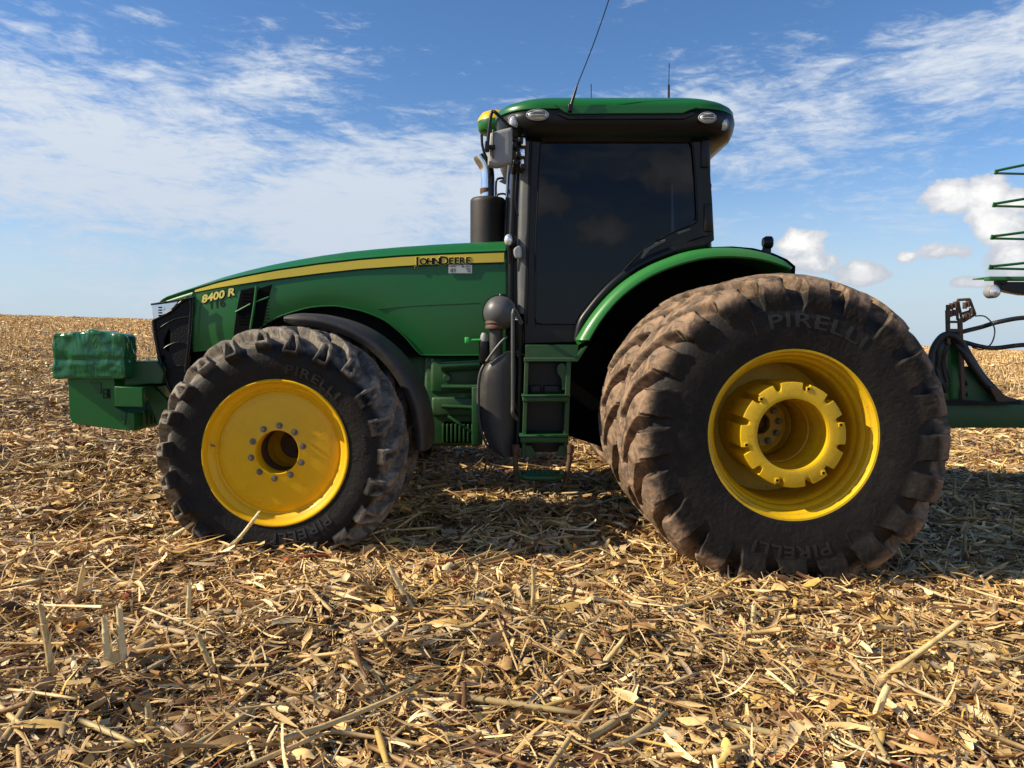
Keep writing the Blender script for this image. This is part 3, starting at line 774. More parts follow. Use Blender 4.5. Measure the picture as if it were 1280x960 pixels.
def wheel(name, loc, front, near=True, outer=True, rotz=0.0, spin=0.0):
    w = (rim_front() if front else rim_rear()).build('wheel', YEL if front else YELD, None, 35, loc=loc)
    w.rotation_euler = (0, 0, rotz)
    w.parent = tractor; w.location = Vector(loc)-Vector(tractor.location)
    t = bpy.data.objects.new('tyre', tyre_f if front else tyre_r); C.objects.link(t); t.parent = w
    if outer:
        if front:
            for k in range(10):
                a = 2*math.pi*(k+.35)/10; mb = MB()
                cx, cz = .168*math.cos(a), .168*math.sin(a)
                mb.lathe([(0, -.222), (.009, -.222), (.011, -.218), (.011, -.212), (.0165, -.212), (.0165, -.199)], 6, (cx, 0, cz))
                mb.lathe([(.021, -.204), (.021, -.199), ], 14, (cx, 0, cz)); mb.lathe([(.016, -.204), (.021, -.204)], 14, (cx, 0, cz))
                o = mb.build('wheel_nut', STEEL, None, 30); o.parent = w
            mb = MB(); mb.tube([(-.418, -.20, .045), (-.405, -.225, .045), (-.385, -.228, .042)], .006, 8); o = mb.build('valve_stem', STEEL); o.parent = w
            mb = MB(); mb.lathe([(.134, .20), (.06, .20), (.05, .16), (0, .15)], 40); mb.lathe([(.1345, -.10), (.1335, .20)], 40); o = mb.build('hub', RUST); o.parent = w
            for args in (("PIRELLI", .085, .505, R(62), prof_f, .0035, None, 1.3), ("PIRELLI", .085, .505, R(-70), prof_f, .0035, None, 1.3),
                         ("RADIAL", .030, .560, R(6), prof_f, .003, None, 1.0), ("TM 700", .05, .540, R(168), prof_f, .003, None, 1.0)):
                if args[0] == "TM 700": continue
                me = side_writing(*args); o = bpy.data.objects.new('side_lettering', me); C.objects.link(o); o.parent = w
        else:
            o = dual_drum().build('hub_drum', YELD, None, 30); o.parent = w
            for k in range(10):
                a = 2*math.pi*(k+.2)/10; cx, cz = .128*math.cos(a), .128*math.sin(a); mb = MB()
                mb.lathe([(0, .262), (.016, .262), (.018, .287)], 6, (cx, 0, cz)); mb.lathe([(.018, .289), (.024, .289), (.024, .305)], 12, (cx, 0, cz))
                o = mb.build('wheel_nut', STEEL, None, 30); o.parent = w
            for ang in (12, 72, 132, 192, 250, 308):
                cx, cz = .290*math.cos(R(ang)), .290*math.sin(R(ang)); mb = MB(); mb.lathe([(0, -.3405), (.008, -.3405), (.008, -.335)], 12, (cx, 0, cz)); q_ = mb.build('bolt_hole', BLKM, None, 30); q_.parent = o
            mb = MB(); mb.lathe([(.098, .37), (.05, .37), (.045, .32), (.03, .30), (0, .30)], 36); o = mb.build('axle_end', RUST); o.parent = w
            for args in (("PIRELLI", .120, .650, R(78), prof_r, .0026, (.26, .115, .005), 1.45), ("PIRELLI", .105, .665, R(-92), prof_r, .0026, (.26, .10, .005), 1.3),
                         ("PIRELLI", .0, 0, 0, None)):
                if args[4] is None: continue
                me = side_writing(*args); o = bpy.data.objects.new('side_lettering', me); C.objects.link(o); o.parent = w
    else:
        mb = MB(); mb.lathe([(.13 if front else .20, -.6), (.13 if front else .20, .6)], 24); o = mb.build('hub', YELD); o.parent = w
    return w
YR, YF = 4.95, 5.08
wr = wheel('wheel', (RX, YR, RZ), False)
wr2 = wheel('wheel', (RX-.03, YR+.80, RZ), False, outer=False)
wf = wheel('wheel', (FX, YF, FZ), True)
wf2 = wheel('wheel', (FX, YF+.62, FZ), True, outer=False)
wr2.children[0].rotation_euler = (0, 0, 0)
for w_ in (wr, wr2, wf, wf2):       # the far side
    c = w_.copy(); C.objects.link(c); c.parent = tractor
    c.location = (w_.location.x, -w_.location.y, w_.location.z); c.rotation_euler = (0, 0, math.pi)
    for ch in w_.children:
        if ch.name.startswith('side_lettering'): continue
        d = ch.copy(); C.objects.link(d); d.parent = c
# axles and chassis
mb = MB()
mb.tube([(FX, YF+.3, FZ), (FX, mir(YF+.3), FZ)], .11, 20); mb.box(FX-.16, FX+.2, YC-.5, YC+.5, FZ-.16, FZ+.22, .03)
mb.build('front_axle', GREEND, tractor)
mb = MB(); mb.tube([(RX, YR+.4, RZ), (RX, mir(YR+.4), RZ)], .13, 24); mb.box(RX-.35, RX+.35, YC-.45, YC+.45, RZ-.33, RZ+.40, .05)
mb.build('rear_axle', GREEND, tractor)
mb = MB()
z0, z1 = P(0, 556, 6.5).z, P(0, 440, 6.5).z
mb.box(-1.9, RX, YC-.30, YC+.30, z0+.10, z1+.25, .03)
mb.box(P(530, 0, 6.5).x, P(602, 0, 6.5).x, 6.50, 6.60, P(0, 558, 6.5).z, P(0, 442, 6.5).z, .03)
mb.box(P(538, 0, 6.5).x, P(602, 0, 6.5).x, 6.48, 6.60, P(0, 492, 6.5).z, P(0, 446, 6.5).z, .03)
mb.box(P(540, 0, 6.5).x, P(602, 0, 6.5).x, 6.46, 6.60, P(0, 520, 6.5).z, P(0, 496, 6.5).z, .02)
mb.box(P(552, 0, 6.5).x, P(600, 0, 6.5).x, 6.50, 6.60, P(0, 556, 6.5).z, P(0, 524, 6.5).z, .02)
mb.box(P(590, 0, 6.4).x, P(603, 0, 6.4).x, 6.38, 6.50, P(0, 556, 6.4).z, P(0, 484, 6.4).z, .006)
mb.tube([P(552, 458, 6.46), P(600, 455, 6.46)], .05, 12); mb.tube([P(552, 484, 6.44), P(604, 484, 6.44)], .022, 10)
mb.tube([P(552, 508, 6.44), P(604, 510, 6.44)], .018, 10)
c = P(559, 472, 6.47); mb.lathe([(0, -.03), (.028, -.03), (.034, -.01), (.034, .02)], 20, c)
for k in range(7): mb.lathe([(0, 0), (.008, 0), (.008, .01)], 6, P(596, 492+k*9, 6.375))
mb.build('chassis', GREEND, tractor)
mb = MB()
for k in range(9):
    x = P(554+k*5.2, 0, 6.45).x; mb.box(x-.008, x+.008, 6.43, 6.5, P(0, 552, 6.45).z, P(0, 530, 6.45).z, .003)
mb.tube([P(560, 520, 6.42), P(575, 530, 6.40), P(590, 540, 6.42), P(604, 538, 6.42)], .012, 8, smooth=6)
mb.build('engine_lines', GREEND, tractor)

# ---------------- hood
def conform(o, ref=6.40):
    """press a flat decal or panel onto the tapering side of the hood"""
    for v in o.data.vertices:
        x = v.co.x+wpos(o).x; q = x/6.40*F+640
        v.co.y += (YC-half_w(q))-ref
    return o
Dn = 6.40
top_px = [(187, 379), (196, 371), (210, 364), (240, 354), (270, 344.5), (300, 336.5), (330, 329.5), (360, 323.5), (395, 317.5), (430, 312.5), (465, 309), (500, 306), (540, 303.2), (580, 301), (632, 299)]
str_top = [(240, 362), (270, 353.5), (300, 347), (345, 338.5), (400, 330.5), (450, 325), (500, 321), (550, 318.5), (632, 315.5)]
str_top = [(188, 378.5), (205, 373), (222, 367.5)]+str_top
str_bot = [(240, 365), (270, 359.5), (300, 355), (345, 348.5), (400, 341.5), (450, 336), (500, 332.5), (550, 330), (632, 327.5)]
bot_px = [(188, 381), (205, 379), (222, 376.5), (237, 373.8), (237.5, 440), (290, 436), (318, 420), (326, 409), (340, 400), (355, 393.5), (371, 388.5), (390, 383.5), (418, 382), (440, 386), (456, 390), (480, 400), (502, 417), (514, 430), (524, 441), (534, 444), (632, 444)]
def interp(tab, x): return float(np.interp(x, [a for a, b in tab], [b for a, b in tab]))
cols = sorted(set(list(np.linspace(188, 237, 20))+list(np.linspace(237.5, 632, 74))))
def half_w(pxx): return .45-.10*max(0, (330-pxx)/143)**1.6-.05*max(0, (200-pxx)/12)**2
rows_n = []
mb = MB(); rows = []
for q in cols:
    w = half_w(q); yn = YC-w
    X = P(q, 0, Dn).x
    zt = P(0, interp(top_px, q), Dn+.06).z; zs = P(0, interp(str_top, q)-min(3, (q-188)*.2)-.3, Dn).z; zb = P(0, interp(bot_px, q), Dn).z
    sec = []
    for k in range(13):
        f = k/12; z = zb+(max(zs-.02, zb+.001)-zb)*f
        sec.append((yn+.018*(1-math.sin(math.pi*min(1, f*.9+.1))), z))
    cf = min(1, max(0, (q-200)/60)); sec += [(yn+.003*cf, zs-.008*cf), (yn+.010*cf+.001, zs+.001), (yn+.020*cf+.003, zs+.004)]                 # crease above the stripe
    h = zt-zs
    sec += [(yn+.045, zs+h*.22), (yn+.075, zs+h*.48), (yn+.115, zs+h*.78), (yn+.165, zs+h*.95), (yn+.24, zs+h*1.04), (YC-.08, zs+h*1.12), (YC, zs+h*1.13)]
    full = sec+[(2*YC-y, z) for y, z in reversed(sec[:-1])]
    bow = .06*max(0, 1-(q-188)/40)
    rows.append([(X-bow*(1-((y-YC)/w)**2), y, z) for y, z in full])
mb.grid(rows)
mb.build('hood', GREEN, tractor, 50)
# inner dark walls of the wheel arch and rear bulkhead
mb = MB(); mb.box(P(238, 0, Dn).x, P(630, 0, Dn).x, YC-.36, YC+.36, P(0, 446, 6.5).z, P(0, 375, 6.5).z)
mb.build('engine_block', BLKM, tractor, 0)
# grille
mb = MB()
g_out = px([(192, 398), (201, 395), (214, 388), (225, 377), (242, 371), (240, 420), (236, 455), (230, 490), (213, 491), (205, 470), (197, 443), (191, 412)], 6.45)
holes = [px([(206, 425), (212, 412), (214, 414), (212, 440), (207, 436)], 6.45), px([(199, 447), (206, 444), (210, 462), (207, 468), (202, 458)], 6.45)]
mb.plate(g_out, holes, 6.43, .05, .008)
mb.plate(g_out, holes, mir(6.48), .05, .008)
fr = [(191, 404), (192, 412), (198, 443), (205, 468), (212, 490)]
rows = [[(P(a+2, b, 6.45).x-.05*(1-((y-YC)/.42)**2), y, P(a, b, 6.45).z) for y in np.linspace(6.45, mir(6.45), 13)] for a, b in smooth_pts(fr, 4, False)]
mb.grid(rows); grl = mb.build('front_grille', GRL, tractor, 45)
mb = MB(); gp = [(192, 400), (201, 396), (214, 389), (226, 378), (238, 374), (237, 415), (233, 455), (228, 486), (214, 489), (206, 470), (198.5, 443), (192.5, 412)]
mb.tube([P(a, b, 6.425) for a, b in gp+[gp[0]]], .013, 8, False, smooth=3); mb.build('grille_frame', BLK, grl)
for kk, cv in enumerate(([(194, 415), (208, 404), (222, 398), (236, 396)], [(199, 440), (210, 432), (222, 428), (234, 430)], [(206, 466), (214, 460), (224, 457), (231, 458)])):
    mb = MB(); mb.tube([P(a, b, 6.425) for a, b in cv], .005, 6, smooth=4); mb.build('grille_rib', BLK, grl)
mb = MB(); mb.box(P(206, 0, 6.5).x, P(240, 0, 6.5).x, 6.55, mir(6.55), P(0, 486, 6.5).z, P(0, 380, 6.5).z); mb.build('radiator', BLKM, tractor, 0)
for s in (0, 1):
    yy = 6.415 if not s else mir(6.455)
    mb = MB(); mb.plate(px([(189.5, 381), (200, 379.5), (224, 376.5), (219, 384), (211, 391), (199, 398.5), (192.5, 400)], 6.43), (), yy, .04, .008, 3)
    h = mb.build('headlight', HLENS, tractor)
    if not s:
        mb = MB()
        for k in range(4): mb.box(P(198.5, 0, 6.42).x, P(203, 0, 6.42).x, yy-.003, yy+.01, P(0, 385.3+k*3.3, 6.42).z, P(0, 383.6+k*3.3, 6.42).z)
        mb.build('lamp_louvre', BLKG, h, 0)
        mb = MB(); mb.sphere(P(206, 386, 6.425), .022, .012, .022); mb.build('lamp_reflector', CHROME, h)
# black edge under the nose
mb = MB(); mb.tube([P(189, 380.5, 6.42), P(205, 378, 6.41), P(225, 375, 6.40), P(242, 371.5, 6.395)], .008, 8, smooth=4)
mb.tube([P(242, 372, 6.395), P(240, 410, 6.395), P(236, 450, 6.39)], .007, 8, smooth=4); mb.build('hood_seal', BLKG, tractor)
# vents
for poly in ([(300, 362.5), (318, 359), (312.5, 412), (290, 424), (291.5, 410), (295, 385)], [(323, 360.5), (339, 355.5), (330, 395), (327, 408), (313.5, 414)]):
    mb = MB(); mb.plate(px(smooth_pts(poly, 1), 6.385), (), 6.394, .012, .003)
    for k in range(13):
        a, b = poly[0][1]+4+k*4.2, 0
        if a < 408: mb.box(P(poly[-1][0]+2 if a > 395 else poly[-1][0]+6, 0, 6.38).x, P(poly[1][0]-3, 0, 6.38).x, 6.391, 6.396, P(0, a+.8, 6.38).z, P(0, a, 6.38).z)
    conform(mb.build('side_vent', BLKM, tractor))
mb = MB()
for a, b in (((294, 390), (313, 380)), ((318, 378), (336, 371.5))): mb.tube([P(*a, 6.390), P(*a, 6.390).lerp(P(*b, 6.390), .5), P(*b, 6.390)], .008, 8)
mb.tube([P(320.5, 358, 6.390), P(318, 380, 6.390), P(313, 411, 6.390)], .012, 8, smooth=3)
conform(mb.build('vent_bar', GREEN, tractor))
# pressed lines of the side panel
PSEAM = mat('panel_seam_green', (.003, .035, .008), .5)
mb = MB(); mb.tube([P(336, 374, 6.409), P(352, 369, 6.409), P(380, 361.5, 6.409), P(430, 357, 6.409)], .004, 6, smooth=5)
mb.tube([P(474, 386.5, 6.403), P(520, 382.5, 6.402), P(600, 379, 6.402)], .004, 6, smooth=4)
mb.build('panel_seam', PSEAM, tractor)
mb = MB()    # rolled edge of the wheel arch
arch = [(326, 409), (340, 400), (355, 393.5), (371, 388.5), (390, 384), (418, 382.5), (440, 386), (456, 390), (480, 400), (502, 417), (514, 430), (524, 441), (534, 444), (600, 444)]
mb.tube([P(a, b, 6.405) for a, b in arch], .006, 8, smooth=3); mb.build('arch_edge', GREEN, tractor)
# stripe and decals
st = px(smooth_pts(str_top, 5, False)+[(629, 315.6)], 6.388)[:-1]
stb = px(smooth_pts(str_bot, 5, False), 6.388)
rows = []
for q in np.linspace(241, 630, 60):
    yn = YC-half_w(q)
    d_ = yn-.004; rows.append([(P(q, 0, Dn).x, d_, P(0, interp(str_top, q)+.4, Dn).z), (P(q, 0, Dn).x, d_-.001, P(0, interp(str_bot, q), Dn).z)])
mb = MB(); mb.grid(rows); s_ = mb.build('hood_stripe', STRIPE, tractor, 0)
rows = [[(a[0], a[1]+.001, z) for a, z in ((r[0], r[0][2]+.006), (r[1], r[1][2]-.010))] for r in rows]
mb = MB(); mb.grid(rows); mb.build('stripe_border', BLKG, tractor, 0)
def decal(name, txt, size, pos, m, rot=0, shear=0, sx=1, off=.0, parent=None, sp=1.0, ext=.0015):
    me = text_mesh(txt, size, ext, off, shear, sp)
    M = Matrix.Translation(pos) @ Matrix.Rotation(-R(rot), 4, 'Y') @ Matrix.Rotation(R(90), 4, 'X') @ Matrix.Diagonal((sx, 1, 1, 1))
    me.transform(M); o = bpy.data.objects.new(name, me); C.objects.link(o); me.materials.append(m); attach(o, parent or tractor); return o
def word(pieces, m, out, y):
    parts = []
    for ch, size, cx, base in pieces:
        q = P(cx, base, 6.39); me = text_mesh(ch, size, .0015, out, 0, 1)
        me.transform(Matrix.Translation((q.x, y, q.z)) @ Matrix.Rotation(R(90), 4, 'X') @ Matrix.Diagonal((1.06, 1, 1, 1))); parts.append(me)
    bm = bmesh.new()
    for me in parts: bm.from_mesh(me); bpy.data.meshes.remove(me)
    me = bpy.data.meshes.new('t'); bm.to_mesh(me); bm.free(); return me
base = lambda x: 330.8-(x-520)*.022
JD = [(c_, s_, x_, base(x_)+(.8 if s_ > .08 else 0)) for c_, s_, x_ in (('J', .100, 521.5), ('O', .076, 529.2), ('H', .076, 537.6), ('N', .076, 545.8), ('D', .100, 555.2), ('E', .076, 563.8), ('E', .076, 570.6), ('R', .076, 577.8), ('E', .076, 585))]
for nm, m_, out, yy in (('hood_lettering', BLKG, .0022, YC-.4572), ('lettering_outline', DECAL, .0042, YC-.4556)):
    me = word(JD, m_, out, yy); o = bpy.data.objects.new(nm, me); C.objects.link(o); me.materials.append(m_); attach(o, tractor)
q = P(272, 373.9, 6.42); yf = 6.401
conform(decal('model_number', "8400 R", .086, Vector((q.x, yf, q.z+.002)), DECAL, 13, .3, 1.18, .0030))
conform(decal('model_number_shadow', "8400 R", .086, Vector((q.x+.005, yf+.003, q.z-.006)), BLKG, 13, .3, 1.18, .0030))
q = P(271.5, 384.6, 6.42); conform(decal('fleet_number', "116", .098, Vector((q.x, yf+.002, q.z)), INK2, 9, 0, 1.0, .0035))
mb = MB(); a = P(560.5, 341.5, 6.39); b = P(590, 331, 6.39); mb.box(a.x, b.x, YC-.4555, YC-.448, a.z, b.z); stk = mb.build('sticker', WHITE, tractor, 0)
mb = MB()
for (x0, y0, x1, y1) in ((562, 332.2, 570, 333), (563, 336, 563.8, 340), (565, 335, 566, 340), (568, 335, 568.7, 340), (577, 332, 579.5, 333.6), (581, 332.6, 588, 333.2), (582, 335, 588, 335.6), (583, 337, 588, 337.6), (584, 339, 588, 339.6)):
    a = P(x0, y1, 6.39); b = P(x1, y0, 6.39); mb.box(a.x, b.x, YC-.457, YC-.455, a.z, b.z)
mb.build('sticker_print', INK, stk, 0)

# ---------------- front fender
mb = MB(); R0 = .885
rows = []
prof = [(-.065, 0.015), (-.055, 0.0), (-.035, -.010), (-.02, -.008), (0, .01), (.012, .04), (.018, .12), (.022, .30), (.018, .50), (.008, .56), (-.03, .58)]
for k in range(44):
    f = k/43; a = R(98-102*f); taper = min(1, (f*9+.45))
    row = [(FX+(R0+pr*taper)*math.cos(a)+.03*(1-taper), 5.36+yy+ (1-taper)*.03, FZ+(R0+pr*taper)*math.sin(a)) for pr, yy in prof]
    inner = [(FX+(R0+pr*taper-.012)*math.cos(a)+.03*(1-taper), 5.36+yy*.98+.006+(1-taper)*.03, FZ+(R0+pr*taper-.012)*math.sin(a)) for pr, yy in reversed(prof)]
    rows.append(row+inner)
V = mb.grid(rows, closed_v=True); mb.bm.faces.new(V[0]); mb.bm.faces.new(V[-1])
mb.build('front_fender', FEND, tractor, 50)
mb = MB(); mb.tube([(FX+.5, 5.8, FZ+.74), (FX+.42, 6.2, FZ+.45), (FX+.1, 6.4, FZ+.1)], .022, 8, smooth=4); mb.build('fender_bracket', BLK, tractor)
# ---------------- front weight frame and box
mb = MB(); d = 6.30
mb.plate(px([(84.5, 473), (143, 473), (143.5, 509), (153, 513), (167.5, 517), (168, 538.5), (150, 537.5), (118, 533), (90, 529), (86.5, 520)], d), (), d, 1.08, .006)
box = mb.build('front_tool_box', GREEN, tractor, 40)
mb = MB()
for k in range(12):
    y = 6.42+k*.075; mb.box(P(168.5, 0, d).x, P(172, 0, d).x, y, y+.02, P(0, 535, d).z, P(0, 515, d).z, .002)
mb.box(P(169, 0, d).x-.01, P(169, 0, d).x+.005, 6.42, 7.30, P(0, 518, d).z, P(0, 515, d).z, .002); mb.build('box_grille', GREEND, box)
mb = MB(); mb.plate(px([(151, 514), (158, 515), (156, 530), (152, 530)], d-.01), (), d-.012, .02, .003); mb.build('box_rib', GREEND, box)
mb = MB(); mb.plate(px([(112, 478), (126, 478), (126, 493), (122, 491)], d-.01), (), d-.010, .02, .003); mb.build('box_gusset', GREEND, box)
mb = MB(); mb.plate(px([(128, 486), (137, 486), (137, 498), (128, 498)], d-.01), (), d-.008, .012, .003)
mb.build('box_latch', BLK, box)
mb = MB()
for zz in (489.5, 494.5): mb.lathe([(0, -.012), (.012, -.012), (.012, .0)], 6, P(133, zz, d-.012))
mb.build('latch_bolt', GREEND, box)
mb = MB()
mb.plate(px([(143, 483), (177.5, 485), (178.5, 509), (143, 508)], 6.2), (), 6.2, .05, .006)
mb.plate(px([(143, 483), (177.5, 485), (178.5, 509), (143, 508)], 6.2), (), mir(6.25), .05, .006)
mb.grid([[P(150, 483.2, 6.21), P(178, 484.8, 6.21)], [(P(150, 0, 6.2).x+.3, 7.4, P(0, 483, 6.2).z), (P(178, 0, 6.2).x+.3, 7.4, P(0, 483, 6.2).z)]])
mb.build('weight_bracket', GREEN, tractor)
mb = MB()
mb.plate(px([(178, 484), (190, 481), (228, 520), (228, 540), (200, 538), (184, 498)], 6.45), (), 6.45, .05, .006)
mb.plate(px([(178, 484), (190, 481), (228, 520), (228, 540), (200, 538), (184, 498)], 6.45), (), 7.2, .05, .006)
mb.box(P(178, 0, 6.45).x, P(300, 0, 6.45).x, 6.5, 7.2, P(0, 520, 6.5).z, P(0, 500, 6.5).z, .02)
mb.build('front_support', GREEND, tractor)
for k in range(14):
    y = 6.36+k*.072; mb = MB(); x0, x1 = P(150, 0, 6.3).x, P(190, 0, 6.3).x; z0, z1 = P(0, 483, 6.3).z, P(0, 452, 6.3).z
    pts = [(x0, z0), (x1+.05, z0+.02), (x1+.07, z0+.10), (x1+.05, z1-.06), (x1+.02, z1-.01), (x1-.02, z1)]; pts += [(x0+.05+.05*math.cos(R(t)), z1-.05+.05*math.sin(R(t))) for t in (90, 120, 150, 180)]
    mb.plate(pts, (), y, .060, .012); mb.build('suitcase_weight', GREEND, tractor)
# tarpaulin bundle resting on the box
def bundle():
    d = 6.22; x0, x1 = P(65.5, 0, d).x, P(156, 0, d).x-.005; z0, z1 = P(0, 473.5, d).z, P(0, 419, d).z
    bm = bmesh.new(); bmesh.ops.create_cube(bm, size=1)
    bmesh.ops.bevel(bm, geom=list(bm.edges), offset=.07, segments=3, profile=.6, affect='EDGES')
    bmesh.ops.subdivide_edges(bm, edges=list(bm.edges), cuts=13, use_grid_fill=True)
    W_, D_, H_ = x1-x0, .22, z1-z0
    for v in bm.verts:
        x, y, z = v.co; n = v.normal
        X = x*W_; Y = y*D_; Z = z*H_
        top = max(0, z+.05)
        Z += top*.055*math.cos(x*2.9)+top*.012*math.sin(x*9+1)
        cr = .011*float(vnoise(np.array(x*5.2+1.5*z+9), np.array(z*4.0+3.2+y*3)))+.012*float(vnoise(np.array(x*14+z*3+2), np.array(z*3.3+y*8)))
        cr += .022*(.25-abs(float(vnoise(np.array((x+.30*z)*13+5), np.array((z-.2*x)*4+y*4)))))+.014*(.25-abs(float(vnoise(np.array((x-.5*z)*9+15), np.array((z+.3*x)*7+y*4)))))
        if abs(z+.08) < .03: cr -= .010
        if z < -.35: cr *= .5
        v.co = Vector((X, Y, Z))+n*cr
    for f in bm.faces: f.smooth = True
    me = bpy.data.meshes.new('tarp_bundle'); bm.to_mesh(me); bm.free(); me.materials.append(COP)
    o = bpy.data.objects.new('tarp_bundle', me); C.objects.link(o); o.location = ((x0+x1)/2, d+.11, (z0+z1)/2)
    md = o.modifiers.new('s', 'SUBSURF'); md.levels = md.render_levels = 1
    tag(o, 'bundle wrapped in shiny green plastic tarp on top of the front box', 'bundle')
bundle()

# ---------------- cab
D = 6.0
def pl(name, pts, holes, y, th, bev, m, parent=None, sm=30): mb = MB(); mb.plate(pts, holes, y, th, bev); return mb.build(name, m, parent or tractor, sm)
glass_px = [(669.8, 292), (673, 230), (676, 182), (679, 173.5), (700, 170.5), (786, 174), (856, 174.5), (863, 176.5), (866, 183), (869.5, 225), (871.6, 270), (870, 277), (864, 281.5), (836, 292.5), (812, 306), (797, 320), (775, 343), (757, 364), (733.5, 397.5), (729, 403), (722, 405), (676, 405), (670.5, 403.5), (669, 398)]
frame_px = [(662, 150), (893, 150), (888, 168), (887, 200), (890.5, 250), (893, 300), (884, 306), (850, 313), (815, 330), (783, 357), (750, 395), (729, 428), (655, 430), (655, 380), (658, 290)]
fr_ = pl('door_frame', px(frame_px, D), [px(smooth_pts(glass_px, 3), D)], D, .05, .008, BLK)
pl('door_glass', px([(a+(1.5 if a > 770 else -1.5), b+(1.5 if b > 290 else -1.5)) for a, b in glass_px], D+.02), (), D+.022, .006, .0008, GLASS, fr_)
# rubber line round the pane, hinges, seams
def ring(pts, d, r, name, m, parent): mb = MB(); p = [P(a, b, d) for a, b in pts]; mb.tube(p+[p[0]], r, 8, False); return mb.build(name, m, parent)
ring(glass_px, D-.002, .007, 'pane_seal', BLKG, fr_)
mb = MB(); mb.tube([P(a, b, D-.006) for a, b in ((800, 335), (815, 324), (840, 312), (866, 300), (888, 294))], .005, 6, smooth=4); mb.tube([P(665, 165, D-.004), P(661, 290, D-.004), P(658.5, 405, D-.004)], .006, 6, smooth=4)
mb.build('door_seam', BLKG, fr_)
for a in ((876, 175, 886, 210), (880, 255, 890, 290)):
    mb = MB(); mb.box(P(a[0], 0, D).x, P(a[2], 0, D).x, D-.02, D+.02, P(0, a[3], D).z, P(0, a[1], D).z, .008); mb.build('door_hinge', BLK, fr_)
pl('door_handle', px([(801, 323), (806, 312), (818, 304), (831, 299), (832, 302), (812, 313), (803, 325)], D-.01), (), D-.03, .03, .006, GREY, fr_)
mb = MB(); mb.plate(px([(846, 290), (862, 285), (864, 287), (848, 293)], D-.01), (), D-.012, .015, .003); mb.build('door_trim', GREY, fr_)
# far side, front and rear: frames with panes between four posts
f2 = pl('side_frame', px(frame_px, D), [px(smooth_pts(glass_px, 3), D)], mir(D)-.05, .05, .008, BLK)
pl('side_glass', px(glass_px, D), (), mir(D)-.03, .006, .0008, GLASS, f2)
# front post (grey, curved) and windscreen
mb = MB(); rows = []
for a, b in ((654, 158), (651, 200), (648.5, 250), (647, 300), (646.5, 350), (647, 392)):
    p = P(a, b, D); e = P(661.5 if b < 300 else 657, b, D)
    rows.append([(p.x, 6.16, p.z), (p.x-.004, 6.06, p.z), (p.x+.010, 6.025, p.z), (p.x+.03, 6.01, p.z), (e.x, 6.006, p.z), (e.x, 6.05, p.z)])
mb.grid(rows); post = mb.build('cab_post', PILLAR, tractor, 50)
mb = MB(); rows = [[(x, mir(y), z) for x, y, z in r] for r in rows]; mb.grid(rows); mb.build('cab_post', PILLAR, tractor, 50)
mb = MB()
for a, (x0, x1) in ((0, (638.5, 645.5)),):
    mb.grid([[P(647, 160, 6.13), P(652, 160, 6.13)], [P(642.5, 250, 6.13), P(649, 250, 6.13)], [P(639.5, 330, 6.13), P(648, 330, 6.13)], [P(639, 392, 6.13), P(648, 392, 6.13)]])
mb.tube([P(645, 165, 6.05), P(641, 250, 6.05), P(638, 330, 6.05), P(638, 390, 6.05)], .016, 8, smooth=4)
mb.build('windscreen_trim', BLK, tractor)
mb = MB(); xs = [P(650, 158, D).x, P(645, 250, D).x, P(642, 330, D).x, P(642, 400, D).x]; zs = [P(0, b, D).z for b in (158, 250, 330, 400)]
mb.grid([[(x-.10*(1-((y-YC)/.75)**2), y, z) for y in np.linspace(6.1, mir(6.1), 15)] for x, z in zip(xs, zs)]); mb.build('windscreen', GLASS, tractor)
# rear window and rear posts
xr = P(889, 0, D).x
mb = MB(); mb.box(xr-.05, xr+.012, 6.05, 6.16, P(0, 310, D).z, P(0, 150, D).z, .02); mb.box(xr-.05, xr+.012, mir(6.16), mir(6.05), P(0, 310, D).z, P(0, 150, D).z, .02)
mb.build('rear_post', BLK, tractor)
mb = MB(); mb.grid([[(xr+.02, 6.16, P(0, 165, D).z), (xr+.045, 6.16, P(0, 308, D).z)], [(xr+.02, mir(6.16), P(0, 165, D).z), (xr+.045, mir(6.16), P(0, 308, D).z)]]); mb.build('rear_window', GLASS, tractor, 0)
mb = MB(); mb.box(xr, xr+.03, 6.10, 6.14, P(0, 232, D).z, P(0, 226, D).z, .005); mb.build('window_catch', BLKG, tractor)
# lower cab, floor and interior
mb = MB(); mb.box(P(655, 0, D).x, P(740, 0, D).x, 6.06, mir(6.06), P(0, 432, D).z, P(0, 400, D).z, .01)
mb.box(P(740, 0, D).x, P(889, 0, D).x, 6.4, mir(6.4), P(0, 400, D).z, P(0, 312, D).z, .02)
mb.box(P(650, 0, D).x, P(760, 0, D).x, 6.3, mir(6.3), P(0, 520, D).z, P(0, 425, D).z, .02)
mb.build('cab_floor', BLKM, tractor, 0)
mb = MB(); sx = P(785, 0, 6.85).x
mb.box(sx-.25, sx+.22, 6.62, 7.08, P(0, 375, 6.85).z, P(0, 350, 6.85).z, .05); mb.box(sx+.12, sx+.26, 6.62, 7.08, P(0, 352, 6.85).z, P(0, 270, 6.85).z, .06); mb.box(sx+.14, sx+.24, 6.72, 6.98, P(0, 268, 6.85).z, P(0, 250, 6.85).z, .03)
mb.build('operator_seat', GREY, tractor)
mb = MB(); wc = P(712, 332, 6.85)
mb.tube([wc+Vector((.05*math.sin(2*math.pi*k/24)*1.0, .19*math.cos(2*math.pi*k/24), .17*math.sin(2*math.pi*k/24))) for k in range(25)], .014, 8, False)
mb.tube([wc, wc+Vector((-.15, 0, -.45))], .035, 10); mb.box(wc.x-.35, wc.x-.12, 6.55, 7.15, wc.z-.30, wc.z-.02, .05)
mb.build('steering_column', BLK, tractor)
